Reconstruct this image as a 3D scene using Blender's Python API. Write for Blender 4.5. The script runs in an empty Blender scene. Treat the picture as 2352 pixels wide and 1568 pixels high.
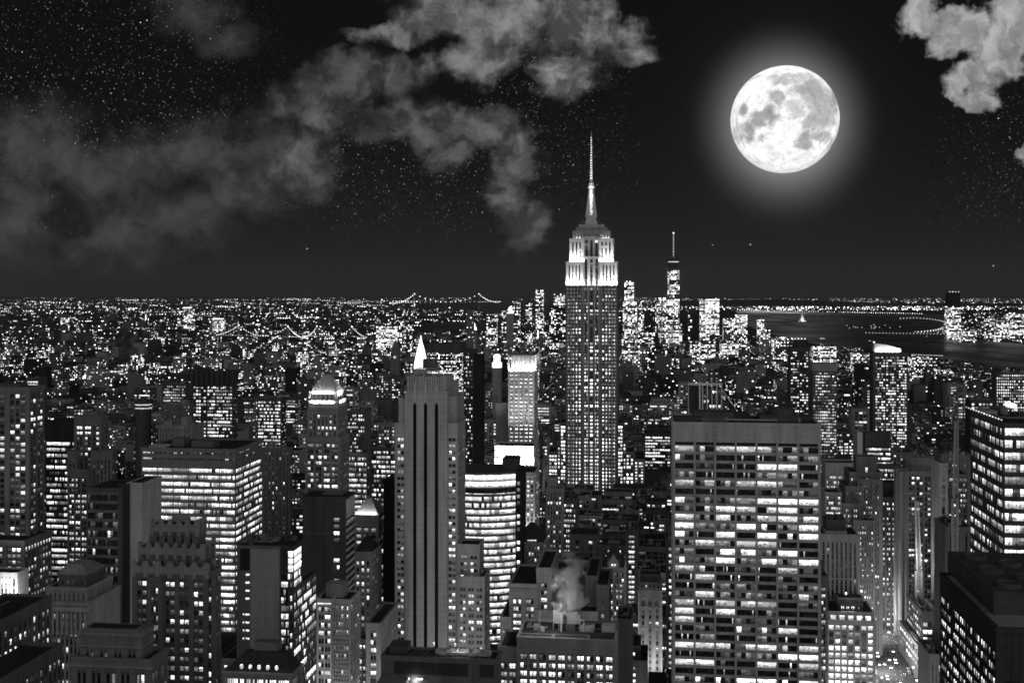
import bpy, math, random
import numpy as np
R = math.radians
sc = bpy.context.scene
COL = sc.collection
# ------------------------------------------------------------------ camera (level, on a high roof, looking down the avenues)
F, PX0, PY0, H = 1150.0, 512.0, 294.0, 260.0       # focal length, horizon centre in picture units, eye height
A = math.atan((655 - 512) / F)                      # street grid is turned a little from the view
CA, SA = math.cos(A), math.sin(A)
cam = bpy.data.objects.new('camera', bpy.data.cameras.new('camera')); COL.objects.link(cam)
cam.location = (0, 0, H); cam.rotation_euler = (R(90), 0, 0)
cam.data.sensor_width = 36; cam.data.lens = F / 1024 * 36; cam.data.shift_y = -(341 - PY0) / 1024
cam.data.clip_start = 1; cam.data.clip_end = 400000
sc.camera = cam
sc.view_settings.view_transform = 'Standard'; sc.view_settings.look = 'None'
sc.view_settings.exposure = 0; sc.view_settings.gamma = 1
sc.cycles.max_bounces = 2; sc.cycles.diffuse_bounces = 1; sc.cycles.glossy_bounces = 1
sc.cycles.volume_bounces = 0; sc.cycles.transparent_max_bounces = 8; sc.cycles.sample_clamp_indirect = 0.15
sc.cycles.use_denoising = True; sc.cycles.denoiser = 'OPENIMAGEDENOISE'; sc.cycles.denoising_prefilter = 'ACCURATE'; sc.cycles.caustics_reflective = False; sc.cycles.caustics_refractive = False
sc.cycles.filter_width = 1.7

# ------------------------------------------------------------------ node helper
class NT:
    def __init__(s, tree): s.t = tree; s.n = tree.nodes; s.l = tree.links; s.n.clear()
    def put(s, sock, v):
        if isinstance(v, bpy.types.NodeSocket): s.l.new(v, sock)
        elif isinstance(v, (int, float)):
            if sock.type in ('VECTOR', 'RGBA'): sock.default_value = (v, v, v, 1)[:len(sock.default_value)]
            else: sock.default_value = v
        else: sock.default_value = v
    def m(s, op, a, b=0.0, c=0.0, clamp=False):
        n = s.n.new('ShaderNodeMath'); n.operation = op; n.use_clamp = clamp
        for i, v in enumerate((a, b, c)): s.put(n.inputs[i], v)
        return n.outputs[0]
    def vm(s, op, a, b=(0, 0, 0), out=0):
        n = s.n.new('ShaderNodeVectorMath'); n.operation = op
        s.put(n.inputs[0], a); s.put(n.inputs[1], b)
        return n.outputs[out]
    def xyz(s, x, y, z):
        n = s.n.new('ShaderNodeCombineXYZ')
        for i, v in enumerate((x, y, z)): s.put(n.inputs[i], v)
        return n.outputs[0]
    def sep(s, v):
        n = s.n.new('ShaderNodeSeparateXYZ'); s.put(n.inputs[0], v); return n.outputs
    def noise(s, vec, scale, detail=4, rough=0.5, dist=0.0):
        n = s.n.new('ShaderNodeTexNoise'); s.put(n.inputs['Vector'], vec)
        n.inputs['Scale'].default_value = scale; n.inputs['Detail'].default_value = detail
        n.inputs['Roughness'].default_value = rough; n.inputs['Distortion'].default_value = dist
        return n.outputs[0]
    def wn(s, vec):
        n = s.n.new('ShaderNodeTexWhiteNoise'); n.noise_dimensions = '3D'; s.put(n.inputs['Vector'], vec); return n.outputs[0]
    def step(s, v, lo, hi, a=0.0, b=1.0, mode='SMOOTHSTEP'):
        n = s.n.new('ShaderNodeMapRange'); n.interpolation_type = mode
        for i, x in enumerate((v, lo, hi, a, b)): s.put(n.inputs[i], x)
        return n.outputs[0]
    def attr(s, name):
        n = s.n.new('ShaderNodeAttribute'); n.attribute_name = name; return n

# ------------------------------------------------------------------ sky: night gradient, city glow, stars, clouds, moon aureole
w = bpy.data.worlds.new('World'); sc.world = w; w.use_nodes = True
t = NT(w.node_tree)
D = t.n.new('ShaderNodeTexCoord').outputs['Generated']
dx, dy, dz = t.sep(D)[:3]
yy = t.m('MAXIMUM', dy, 0.05)
SX = t.m('DIVIDE', dx, yy); SY = t.m('DIVIDE', dz, yy)           # direction written as slopes, scaled by F below
PXd = t.m('MULTIPLY_ADD', SX, F, PX0); PYd = t.m('MULTIPLY_ADD', SY, -F, PY0)
P = t.xyz(PXd, PYd, 0)
front = t.step(dy, 0.15, 0.4)
# gradient
g1 = t.step(PYd, 60, 300, 0, 1, 'LINEAR')
grad = t.m('MULTIPLY_ADD', t.m('POWER', g1, 2.2), 0.0135, 0.0030)
# moon aureole (air lit round the moon)
MX, MY, MR = 784.5, 119.5, 53.2
mr = t.vm('LENGTH', t.vm('MULTIPLY', t.vm('SUBTRACT', P, (MX, MY + 4, 0)), (1, 0.93, 1)), out=1)
h1 = t.m('POWER', t.step(mr, MR * 0.9, 104, 1, 0, 'LINEAR'), 2.6)
h2 = t.m('POWER', t.step(mr, 40, 190, 1, 0, 'LINEAR'), 3)
halo = t.m('ADD', t.m('MULTIPLY', h1, 0.21), t.m('MULTIPLY', h2, 0.012))
# clouds
fb = t.noise(P, 0.026, 10, 0.62, 0.15)
wob = t.vm('MULTIPLY', t.vm('SUBTRACT', t.n.new('ShaderNodeTexNoise').outputs['Color'], (0.5, 0.5, 0.5)), (60, 60, 0))
nz = wob.node.inputs[0].links[0].from_node.inputs[0].links[0].from_node
nz.inputs['Scale'].default_value = 0.02; nz.inputs['Detail'].default_value = 7; nz.inputs['Roughness'].default_value = 0.6; t.l.new(P, nz.inputs['Vector'])
PW = t.vm('ADD', P, wob)
fb2 = t.noise(t.vm('ADD', PW, (300, 90, 40)), 0.03, 8, 0.62, 0.2)
def blobs(lst):
    m = None
    for cx, cy, rx, ry in lst:
        d = t.vm('LENGTH', t.vm('MULTIPLY', t.vm('SUBTRACT', PW, (cx, cy, 0)), (1 / rx, 1 / ry, 0)), out=1)
        v = t.m('SUBTRACT', 1.0, d)
        m = v if m is None else t.m('MAXIMUM', m, v)
    return m
def cloud(lst, lo, hi, soft, bright, amp=1.3):
    m = blobs(lst)
    v = t.m('MULTIPLY_ADD', t.m('SUBTRACT', fb, 0.5), amp * 2.1, m)
    v = t.step(v, lo, hi)
    tex = t.step(fb2, 0.36, 0.66, soft, 1.0)
    return t.m('MULTIPLY', t.m('MULTIPLY', v, tex), bright)
cA = cloud([(25, 150, 110, 66), (110, 170, 120, 52), (200, 150, 100, 44), (170, 215, 110, 50), (10, 215, 85, 80), (120, 240, 100, 45), (270, 150, 80, 50), (250, 190, 80, 44)], 0.0, 1.0, 0.4, 0.07, 0.75)
cB = cloud([(318, 105, 56, 42), (352, 84, 52, 34), (400, 80, 54, 26), (395, 118, 70, 34), (440, 128, 58, 34), (478, 130, 52, 32), (512, 150, 34, 40), (508, 195, 26, 48), (524, 226, 32, 34), (452, 158, 26, 20), (300, 165, 60, 36)], -0.02, 0.8, 0.2, 0.15, 0.85)
cC = cloud([(440, 14, 70, 34), (500, 22, 74, 48), (565, 18, 66, 42), (604, 42, 54, 30), (628, 52, 34, 16), (575, 72, 46, 34), (480, 60, 56, 28), (385, 34, 50, 15)], 0.0, 0.8, 0.2, 0.25, 0.95)
cD = cloud([(200, 10, 76, 40), (228, 38, 56, 30)], 0.1, 1.1, 0.4, 0.055, 0.7)
cE = cloud([(925, 12, 32, 28), (958, 28, 42, 32), (1000, 52, 44, 42), (976, 84, 42, 24), (1018, 20, 50, 38), (1026, 160, 12, 12), (982, 100, 22, 13)], 0.08, 0.55, 0.42, 0.5, 0.95)
prox = t.step(mr, 120, 560, 1.35, 0.55)
cB = t.m('MULTIPLY', cB, prox); cC = t.m('MULTIPLY', cC, prox)
clouds = cA
for c in (cB, cC, cD, cE): clouds = t.m('ADD', clouds, c)
# dark gap under the middle bank
gap = t.step(blobs([(385, 168, 72, 30), (470, 178, 42, 22), (70, 225, 40, 22), (300, 240, 60, 24)]), 0.0, 0.5, 1.0, 0.12)
clouds = t.m('MULTIPLY', clouds, gap)
# stars
def stars(scale, thr, stren, seedoff):
    v = t.n.new('ShaderNodeTexVoronoi'); v.feature = 'F1'; v.inputs['Scale'].default_value = scale
    t.l.new(t.vm('ADD', P, (seedoff, seedoff, 0.0)), v.inputs['Vector'])
    br = t.m('POWER', t.wn(v.outputs['Color']), 5)
    s = t.step(v.outputs['Distance'], thr * 0.55, thr, 1, 0)
    return t.m('MULTIPLY', t.m('MULTIPLY', s, br), stren)
dens = t.step(blobs([(60, 60, 260, 170), (390, 185, 170, 90), (60, 245, 60, 40), (990, 170, 160, 130), (560, 110, 120, 140), (620, 130, 60, 90)]), 0.0, 0.55, 0.03, 1.0)
st = t.m('ADD', stars(0.12, 0.085, 1.2, 0.0), t.m('ADD', stars(0.3, 0.2, 0.42, 57.0), stars(0.42, 0.3, 0.2, 19.0)))
st = t.m('MULTIPLY', st, dens)
st = t.m('MULTIPLY', st, t.step(clouds, 0.0, 0.06, 1, 0.05))
st = t.m('MULTIPLY', st, t.step(PYd, 180, 285, 1, 0))
st = t.m('MULTIPLY', st, t.step(mr, 100, 260, 0.0, 1))
sky = t.m('ADD', t.m('ADD', grad, halo), t.m('ADD', clouds, st))
sky = t.m('MULTIPLY', sky, front)
# the lit city behind the viewer throws its glow on the facades that face it
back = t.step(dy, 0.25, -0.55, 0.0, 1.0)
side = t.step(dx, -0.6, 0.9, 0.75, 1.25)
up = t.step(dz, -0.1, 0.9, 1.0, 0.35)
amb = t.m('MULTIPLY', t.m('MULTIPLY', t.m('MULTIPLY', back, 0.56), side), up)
nish = t.n.new('ShaderNodeTexSky'); nish.sky_type = 'NISHITA'; nish.sun_disc = False
nish.sun_elevation = R(8.6); nish.sun_rotation = math.atan((MX - PX0) / F)
bw = t.n.new('ShaderNodeRGBToBW'); t.l.new(nish.outputs[0], bw.inputs[0])
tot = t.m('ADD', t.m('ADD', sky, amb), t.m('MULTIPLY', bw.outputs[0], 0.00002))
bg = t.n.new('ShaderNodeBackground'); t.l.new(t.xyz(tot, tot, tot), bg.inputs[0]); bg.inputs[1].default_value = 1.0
wo = t.n.new('ShaderNodeOutputWorld'); t.l.new(bg.outputs[0], wo.inputs[0])
w.cycles.sampling_method = 'MANUAL'; w.cycles.sample_map_resolution = 256

# moonlight
moon_dir = ((MX - PX0) / F, 1.0, (PY0 - MY) / F)
import mathutils
mv = mathutils.Vector(moon_dir).normalized()
sl = bpy.data.lights.new('moonlight', 'SUN'); sl.energy = 0.12; sl.angle = R(0.5)
so = bpy.data.objects.new('moonlight', sl); COL.objects.link(so)
so.rotation_euler = mv.to_track_quat('Z', 'Y').to_euler()

# ------------------------------------------------------------------ materials (the photograph is black and white: everything is grey)
MATS = {}
def new_mat(name):
    m = bpy.data.materials.new(name); m.use_nodes = True
    return m, NT(m.node_tree)
def wall_mat(alb, streak=0.42):
    k = ('wall', round(alb, 3), streak)
    if k in MATS: return MATS[k]
    m, t = new_mat('masonry_%02d' % int(alb * 100))
    pos = t.n.new('ShaderNodeNewGeometry').outputs['Position']
    n1 = t.noise(t.vm('MULTIPLY', pos, (1, 1, 0.18)), 0.16, 5, 0.6)
    n2 = t.noise(pos, 1.3, 3, 0.6)
    v = t.m('ADD', t.m('MULTIPLY', t.m('SUBTRACT', n1, 0.5), streak * 2.2), t.m('MULTIPLY', t.m('SUBTRACT', n2, 0.5), 0.55))
    n3 = t.noise(t.vm('MULTIPLY', pos, (1, 1, .05)), 0.9, 3, 0.6)                 # rain streaks
    v = t.m('ADD', v, t.m('MULTIPLY', t.m('SUBTRACT', n3, 0.5), 0.55))
    zc = t.m('FRACT', t.m('MULTIPLY', t.sep(pos)[2], 0.27)); crs = t.m('MULTIPLY', t.m('LESS_THAN', zc, 0.1), -0.16)   # stone courses
    v = t.m('ADD', v, crs)
    c = t.m('MULTIPLY', t.m('MAXIMUM', t.m('ADD', v, 1.0), 0.25), alb)
    b = t.n.new('ShaderNodeBsdfDiffuse'); t.l.new(t.xyz(c, c, c), b.inputs[0])
    o = t.n.new('ShaderNodeOutputMaterial'); t.l.new(b.outputs[0], o.inputs[0])
    MATS[k] = m; return m
def glass_mat():
    if 'glass' in MATS: return MATS['glass']
    m, t = new_mat('dark_glazing')
    pos = t.n.new('ShaderNodeNewGeometry').outputs['Position']
    n = t.noise(pos, 0.5, 4, 0.6)
    c = t.step(n, 0.35, 0.75, 0.006, 0.07)
    b = t.n.new('ShaderNodeBsdfPrincipled'); t.l.new(t.xyz(c, c, c), b.inputs['Base Color'])
    b.inputs['Roughness'].default_value = 0.25; b.inputs['Specular IOR Level'].default_value = 0.35
    o = t.n.new('ShaderNodeOutputMaterial'); t.l.new(b.outputs[0], o.inputs[0])
    MATS['glass'] = m; return m
def pane_mat():
    if 'pane' in MATS: return MATS['pane']
    m, t = new_mat('lit_window')
    geo = t.n.new('ShaderNodeNewGeometry'); pos = geo.outputs['Position']
    lit = t.attr('lit').outputs['Fac']
    pv = t.attr('pv').outputs['Fac']
    cell = t.vm('FLOOR', t.vm('MULTIPLY', pos, (.31, .31, .27)))
    h1 = t.wn(cell); h2 = t.wn(t.vm('ADD', cell, (7.3, 1.1, 4.7)))
    n = t.noise(pos, 1.1, 4, 0.75, 0.8)                                        # people, desks, shelves
    n2 = t.noise(t.vm('MULTIPLY', pos, (1, 1, 6)), 0.9, 2, 0.6)                # ceiling light rows
    room = t.m('MULTIPLY', t.step(n, 0.42, 0.54, 0.1, 0.85), t.step(pv, 0.0, 0.7, 0.45, 1.0))
    ceil = t.m('MULTIPLY', t.m('MULTIPLY', t.step(pv, 0.5, 0.75, 0, 1), t.step(n2, 0.45, 0.6, 0.1, 1.4)), 1.0)
    inside = t.m('ADD', room, ceil)
    drop = t.m('MULTIPLY_ADD', h1, -1.1, 1.15)                                  # blinds pulled down to here
    blind = t.m('MULTIPLY', t.m('GREATER_THAN', pv, drop), t.m('GREATER_THAN', h2, 0.45))
    tex = t.m('ADD', t.m('MULTIPLY', inside, t.m('SUBTRACT', 1.0, blind)), t.m('MULTIPLY', blind, t.m('MULTIPLY_ADD', h2, 0.5, 0.25)))
    e = t.m('MULTIPLY', tex, lit)
    em = t.n.new('ShaderNodeEmission'); t.l.new(e, em.inputs[1]); em.inputs[0].default_value = (1, 1, 1, 1)
    b = t.n.new('ShaderNodeBsdfDiffuse'); b.inputs[0].default_value = (0.03, 0.03, 0.03, 1)
    a = t.n.new('ShaderNodeAddShader'); t.l.new(em.outputs[0], a.inputs[0]); t.l.new(b.outputs[0], a.inputs[1])
    o = t.n.new('ShaderNodeOutputMaterial'); t.l.new(a.outputs[0], o.inputs[0])
    m.cycles.emission_sampling = 'NONE'
    MATS['pane'] = m; return m
def glow_mat(s, samp=False):
    k = ('glow', s)
    if k in MATS: return MATS[k]
    m, t = new_mat('self_glow')
    em = t.n.new('ShaderNodeEmission'); em.inputs[1].default_value = s; em.inputs[0].default_value = (1, 1, 1, 1)
    o = t.n.new('ShaderNodeOutputMaterial'); t.l.new(em.outputs[0], o.inputs[0])
    m.cycles.emission_sampling = 'NONE'
    MATS[k] = m; return m
def facade_mat():
    """walls with a window grid for the buildings too far away to show a window's frame"""
    if 'fac' in MATS: return MATS['fac']
    m, t = new_mat('far_facade')
    uv = t.n.new('ShaderNodeUVMap'); uv.uv_map = 'UVMap'
    a = t.sep(t.attr('fa').outputs['Vector']); b_ = t.sep(t.attr('fb').outputs['Vector'])
    seed, lit, alb = a[0], a[1], a[2]; pxs, pzs, br = b_[0], b_[1], b_[2]
    u, v = t.sep(uv.outputs[0])[:2]
    U = t.m('DIVIDE', u, pxs); V = t.m('DIVIDE', v, pzs)
    cu, cv = t.m('FLOOR', U), t.m('FLOOR', V); fu, fv = t.m('FRACT', U), t.m('FRACT', V)
    win = t.m('MULTIPLY', t.m('MULTIPLY', t.m('GREATER_THAN', fu, 0.2), t.m('LESS_THAN', fu, 0.8)),
              t.m('MULTIPLY', t.m('GREATER_THAN', fv, 0.25), t.m('LESS_THAN', fv, 0.8)))
    r1 = t.wn(t.xyz(cu, cv, seed)); r2 = t.wn(t.xyz(seed, cv, 3.7))
    r3 = t.wn(t.xyz(t.m('ADD', cu, 91.3), cv, seed))
    p = t.m('MULTIPLY', lit, t.m('MULTIPLY_ADD', t.m('POWER', r2, 2), 1.8, 0.4))
    on = t.m('MULTIPLY', t.m('LESS_THAN', r1, p), win)
    e = t.m('MULTIPLY', t.m('MULTIPLY', on, br), t.m('MULTIPLY_ADD', t.m('POWER', r3, 3), 1.0, 0.12))
    al = t.m('MULTIPLY', alb, t.m('SUBTRACT', 1.0, t.m('MULTIPLY', win, 0.8)))
    n = t.noise(t.n.new('ShaderNodeNewGeometry').outputs['Position'], 0.05, 4, 0.6)
    al = t.m('MULTIPLY', al, t.m('MULTIPLY_ADD', n, 1.2, 0.4))
    d = t.n.new('ShaderNodeBsdfDiffuse'); t.l.new(t.xyz(al, al, al), d.inputs[0])
    em = t.n.new('ShaderNodeEmission'); t.l.new(e, em.inputs[1])
    s = t.n.new('ShaderNodeAddShader'); t.l.new(em.outputs[0], s.inputs[0]); t.l.new(d.outputs[0], s.inputs[1])
    o = t.n.new('ShaderNodeOutputMaterial'); t.l.new(s.outputs[0], o.inputs[0])
    m.cycles.emission_sampling = 'NONE'
    MATS['fac'] = m; return m
ROOF = 0.045

# ------------------------------------------------------------------ mesh builder
class MB:
    def __init__(s): s.v = []; s.f = []; s.lit = []
    def quad(s, pts, lit=0.0):
        i = len(s.v); s.v += pts; s.f.append(tuple(range(i, i + len(pts)))); s.lit.append(lit)
    def box(s, x0, x1, y0, y1, z0, z1, lit=0.0):
        if x1 <= x0 or y1 <= y0 or z1 <= z0: return s
        i = len(s.v)
        s.v += [(x0, y0, z0), (x1, y0, z0), (x1, y1, z0), (x0, y1, z0), (x0, y0, z1), (x1, y0, z1), (x1, y1, z1), (x0, y1, z1)]
        for q in ((0, 3, 2, 1), (4, 5, 6, 7), (0, 1, 5, 4), (1, 2, 6, 5), (2, 3, 7, 6), (3, 0, 4, 7)):
            s.f.append(tuple(i + k for k in q)); s.lit.append(lit)
        return s
    def frustum(s, a, b, z0, z1, lit=0.0):
        """a, b = (x0,x1,y0,y1) at bottom and top"""
        i = len(s.v)
        s.v += [(a[0], a[2], z0), (a[1], a[2], z0), (a[1], a[3], z0), (a[0], a[3], z0), (b[0], b[2], z1), (b[1], b[2], z1), (b[1], b[3], z1), (b[0], b[3], z1)]
        for q in ((0, 3, 2, 1), (4, 5, 6, 7), (0, 1, 5, 4), (1, 2, 6, 5), (2, 3, 7, 6), (3, 0, 4, 7)):
            s.f.append(tuple(i + k for k in q)); s.lit.append(lit)
        return s
    def lathe(s, cx, cy, prof, n=10, lit=0.0):
        i = len(s.v)
        for r, z in prof:
            for k in range(n):
                a = 2 * math.pi * (k + .5) / n; s.v.append((cx + r * math.cos(a), cy + r * math.sin(a), z))
        for j in range(len(prof) - 1):
            for k in range(n):
                s.f.append((i + j * n + k, i + j * n + (k + 1) % n, i + (j + 1) * n + (k + 1) % n, i + (j + 1) * n + k)); s.lit.append(lit)
        s.f.append(tuple(i + (len(prof) - 1) * n + k for k in range(n))); s.lit.append(lit)
        return s
    def bar(s, p, q, r, lit=0.0):
        p = mathutils.Vector(p); q = mathutils.Vector(q); d = (q - p)
        if d.length < 1e-6: return s
        d.normalize(); a = d.orthogonal().normalized() * r; b = d.cross(a).normalized() * r
        i = len(s.v)
        for c in (p, q):
            for u, v in ((1, 0), (0, 1), (-1, 0), (0, -1)): s.v.append(tuple(c + a * u + b * v))
        for k in range(4): s.f.append((i + k, i + (k + 1) % 4, i + 4 + (k + 1) % 4, i + 4 + k)); s.lit.append(lit)
        s.f.append((i + 3, i + 2, i + 1, i)); s.f.append((i + 4, i + 5, i + 6, i + 7)); s.lit += [lit, lit]
        return s
    def prism(s, poly, z0, z1, lit=0.0):
        n = len(poly); i = len(s.v)
        s.v += [(x, y, z0) for x, y in poly] + [(x, y, z1) for x, y in poly]
        for k in range(n): s.f.append((i + k, i + (k + 1) % n, i + n + (k + 1) % n, i + n + k)); s.lit.append(lit)
        s.f.append(tuple(i + n + k for k in range(n))); s.lit.append(lit)
        s.f.append(tuple(i + n - 1 - k for k in range(n))); s.lit.append(lit)
        return s
    def mesh(s, name, mat):
        me = bpy.data.meshes.new(name); me.from_pydata(s.v, [], s.f)
        me.materials.append(mat)
        if any(s.lit):
            a = me.attributes.new('lit', 'FLOAT', 'FACE'); a.data.foreach_set('value', s.lit)
            pv = [0.0] * len(s.v)
            for f in s.f:
                zs = [s.v[i][2] for i in f]; lo, hi = min(zs), max(zs)
                if hi - lo > .05:
                    for i in f: pv[i] = (s.v[i][2] - lo) / (hi - lo)
            a = me.attributes.new('pv', 'FLOAT', 'POINT'); a.data.foreach_set('value', pv)
        return me
    def build(s, name, mat, parent=None, loc=None):
        if not s.f: return None
        o = bpy.data.objects.new(name, s.mesh(name, mat)); COL.objects.link(o)
        if parent: o.parent = parent
        if loc: o.location = loc
        return o
def tag(o, label=None, cat=None, group=None, kind=None):
    for k, v in (('label', label), ('category', cat), ('group', group), ('kind', kind)):
        if v: o[k] = v
    return o
def empty(name, loc, rz=-A):
    o = bpy.data.objects.new(name, None); COL.objects.link(o); o.location = loc; o.rotation_euler = (0, 0, rz); o.empty_display_size = 5
    return o

# ------------------------------------------------------------------ grid coordinates: u along the streets, v down the avenues
def u_at(px, v):
    k = (px - PX0) / F
    return v * (k * CA - SA) / (CA + k * SA)
def v_at(px, u):
    k = (px - PX0) / F
    return u * (CA + k * SA) / (k * CA - SA)
def wpt(u, v): return (u * CA + v * SA, v * CA - u * SA)
def px_of(u, v):
    X, Y = wpt(u, v); return PX0 + F * X / Y
def py_of(u, v, z):
    X, Y = wpt(u, v); return PY0 + F * (H - z) / Y
def z_at(py, u, v):
    X, Y = wpt(u, v); return H - (py - PY0) * Y / F
def gxy(px, py, z=0.0):
    """the point at height z seen at that place"""
    Y = F * (H - z) / (py - PY0); return ((px - PX0) / F * Y, Y)

FOOT = []      # footprints u0,u1,v0,v1
TOPS = []      # their roof lines in the picture
SHOW = []      # px0,px1,v,ybot  what must stay in view
NAMED = []     # px centre, py centre, short phrase (for describing neighbours)
rnd = random.Random(7)

PMESH = {}
def pane_mesh(side, wd, ht, lit):
    q = min((0.04, 0.09, 0.17, 0.35, 0.7, 1.1, 1.6, 2.4), key=lambda x: abs(math.log(x / max(lit, .01))))
    k = (side, round(wd, 1), round(ht, 1), q)
    if k not in PMESH:
        b = MB(); W, T = wd / 2, 0.06
        if side == 'f': b.box(-W, W, -T, 0, 0, ht, q)
        elif side == 'r': b.box(0, T, -W, W, 0, ht, q)
        else: b.box(-T, 0, -W, W, 0, ht, q)
        PMESH[k] = b.mesh('window', pane_mat())
    return PMESH[k]

class Bld:
    def __init__(s, name, label, cat='building', v=600, px=500, group=None, wall=0.3, relief=0.45, short=None, seed=None, maxwin=100):
        s.v0 = v; s.u0 = u_at(px, v); X, Y = wpt(s.u0, v)
        s.root = tag(empty(name, (X, Y, 0)), label, cat, group)
        s.W = MB(); s.G = MB(); s.Rf = MB(); s.P = []; s.wall = wall; s.t = relief; s.short = short
        s.r = random.Random(seed if seed is not None else int(px * 13 + v)); s.maxwin = maxwin; s.foot = None
        s.tone = {}
    def loc(s, px, v): return u_at(px, v) - s.u0, v - s.v0
    def wm(s, alb=None):
        if alb is None: return s.W
        return s.tone.setdefault(alb, MB())
    # ---- one rectangular tier
    def tier(s, xl, xr, yt, v, xs=None, d=None, z0=0.0, yb=None, fs=None, ss=None, par=1.1, alb=None, core=True, zt=None, show=None):
        u0, u1 = u_at(xl, v), u_at(xr, v)
        um = (u0 + u1) / 2
        z1 = zt if zt is not None else z_at(yt, um, v)
        if yb is not None: z0 = z_at(yb, um, v)
        if xs is not None:
            d = (v_at(xs, u1) if xs > xr else v_at(xs, u0)) - v
        if d is None: d = 30
        x0, x1, y0, y1 = u0 - s.u0, u1 - s.u0, v - s.v0, v - s.v0 + d
        T = dict(x0=x0, x1=x1, y0=y0, y1=y1, z0=z0, z1=z1, d=d)
        FOOT.append((u0, u1, v, v + d)); TOPS.append(py_of(um, v, z1))
        if show is not None: SHOW.append((min(xl, xs or xl), max(xr, xs or xr), v, show)); NAMED.append(((xl + xr) / 2, (yt if zt is None else py_of(um, v, zt)), s.short)) if s.short else None
        s.solid(T, fs, ss, par, alb, core)
        return T
    def solid(s, T, fs=None, ss=None, par=1.1, alb=None, core=True, sl=None):
        x0, x1, y0, y1, z0, z1 = (T[k] for k in ('x0', 'x1', 'y0', 'y1', 'z0', 'z1'))
        t = s.t; Wm = s.wm(alb)
        if fs or ss: s.G.box(x0, x1, y0, y1, z0, z1 - .05)
        right = (s.u0 + (x0 + x1) / 2) < 0 or px_of(s.u0 + x1, s.v0 + y0) < 655
        if not (fs or ss):
            Wm.box(x0 - t, x1 + t, y0 - t, y1 + t, z0, z1)
        else:
            if fs: s.grid('f', x0, x1, y0, z0, z1, fs, Wm)
            else: Wm.box(x0 - t, x1 + t, y0 - t, y0, z0, z1)
            Wm.box(x0 - t, x1 + t, y1, y1 + t, z0, z1)
            for sd in ('r', 'l'):
                vis = (sd == 'r') == right
                pl = x1 if sd == 'r' else x0
                if ss and vis: s.grid(sd, y0, y1, pl, z0, z1, ss, Wm)
                elif sd == 'r': Wm.box(x1, x1 + t, y0, y1, z0, z1)
                else: Wm.box(x0 - t, x0, y0, y1, z0, z1)
        s.Rf.box(x0, x1, y0, y1, z1, z1 + 0.15)
        if par:
            e = t + 0.15
            for a in ((x0 - e, x1 + e, y0 - e, y0 + .3), (x0 - e, x1 + e, y1 - .3, y1 + e), (x0 - e, x0 + .3, y0 + .3, y1 - .3), (x1 - .3, x1 + e, y0 + .3, y1 - .3)):
                Wm.box(*a, z1 - 0.9, z1 + par)
    def grid(s, side, a0, a1, plane, z0, z1, sp, Wm):
        """piers and spandrels proud of the glazing, lit panes on it"""
        t = sp.get('t', s.t); fl = sp.get('fl', 3.7); n = sp.get('n') or max(1, round((a1 - a0 - 1) / sp.get('p', 3.6)))
        g = sp.get('g', 1); wf = sp.get('wf', 0.5); gw = sp.get('gw', 0.1)
        top = sp.get('top', 1.6); L = a1 - a0; em = sp.get('em', 0.5)
        ng = max(1, n // g); bay = (L - 2 * em) / ng
        cols = []; piers = [(a0, a0 + em)]; last = a0 + em
        for i in range(ng):
            b0 = a0 + em + i * bay; ww = bay * (wf if g == 1 else sp.get('gf', 0.72)); s0 = b0 + (bay - ww) / 2
            piers.append((last, s0)); last = s0 + ww
            sw = ww / g
            for j in range(g):
                c0 = s0 + j * sw; gap = sw * gw if g > 1 else 0
                cols.append((c0 + gap / 2, c0 + sw - gap / 2))
                if j: piers.append((c0 - gap / 2, c0 + gap / 2))
        piers.append((last, a1))
        def B(M, b0, b1, zz0, zz1, th, off=0.0):
            if side == 'f': M.box(b0, b1, plane - th, plane - off, zz0, zz1)
            elif side == 'r': M.box(plane + off, plane + th, b0, b1, zz0, zz1)
            else: M.box(plane - th, plane - off, b0, b1, zz0, zz1)
        vert = sp.get('vert', True)
        tp, ts = (t, t - 0.14) if vert else (t - 0.14, t)
        ptop = z1 - sp.get('ptop', 0)
        for k, (p0, p1) in enumerate(piers):
            e0 = t if (side == 'f' and k == 0) else 0; e1 = t if (side == 'f' and k == len(piers) - 1) else 0
            if p1 - p0 > 0.02: B(Wm, p0 - e0, p1 + e1, z0, ptop, tp)
        sa = sp.get('sa', .62 if vert else 1.0); Sp = Wm if sa == 1.0 else s.tone.setdefault(('spandrels', round(s.wall * sa, 3)), MB())
        zt = z1 - top; wb, wt = sp.get('wb', 0.3), sp.get('wt', 0.85)
        e = t if side == 'f' else 0
        B(Wm, a0, a1, zt, z1, ts)
        nf = int((zt - z0) / fl); zb = z1 - 0; rows = []
        lastb = zt
        stop = sp.get('rows', 999)
        for j in range(min(nf, stop)):
            f1 = zt - j * fl; r1 = f1 - fl * (1 - wt); r0 = f1 - fl * (1 - wb)
            rows.append((r0, r1)); B(Sp, a0, a1, r1, lastb, ts); lastb = r0
        B(Sp, a0, a1, z0, lastb, ts)
        lit, row, br, dim = sp.get('lit', .3), sp.get('row', .2), sp.get('br', 1.0), sp.get('dim', .3)
        seg = sp.get('seg', 5); r = s.r
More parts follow.
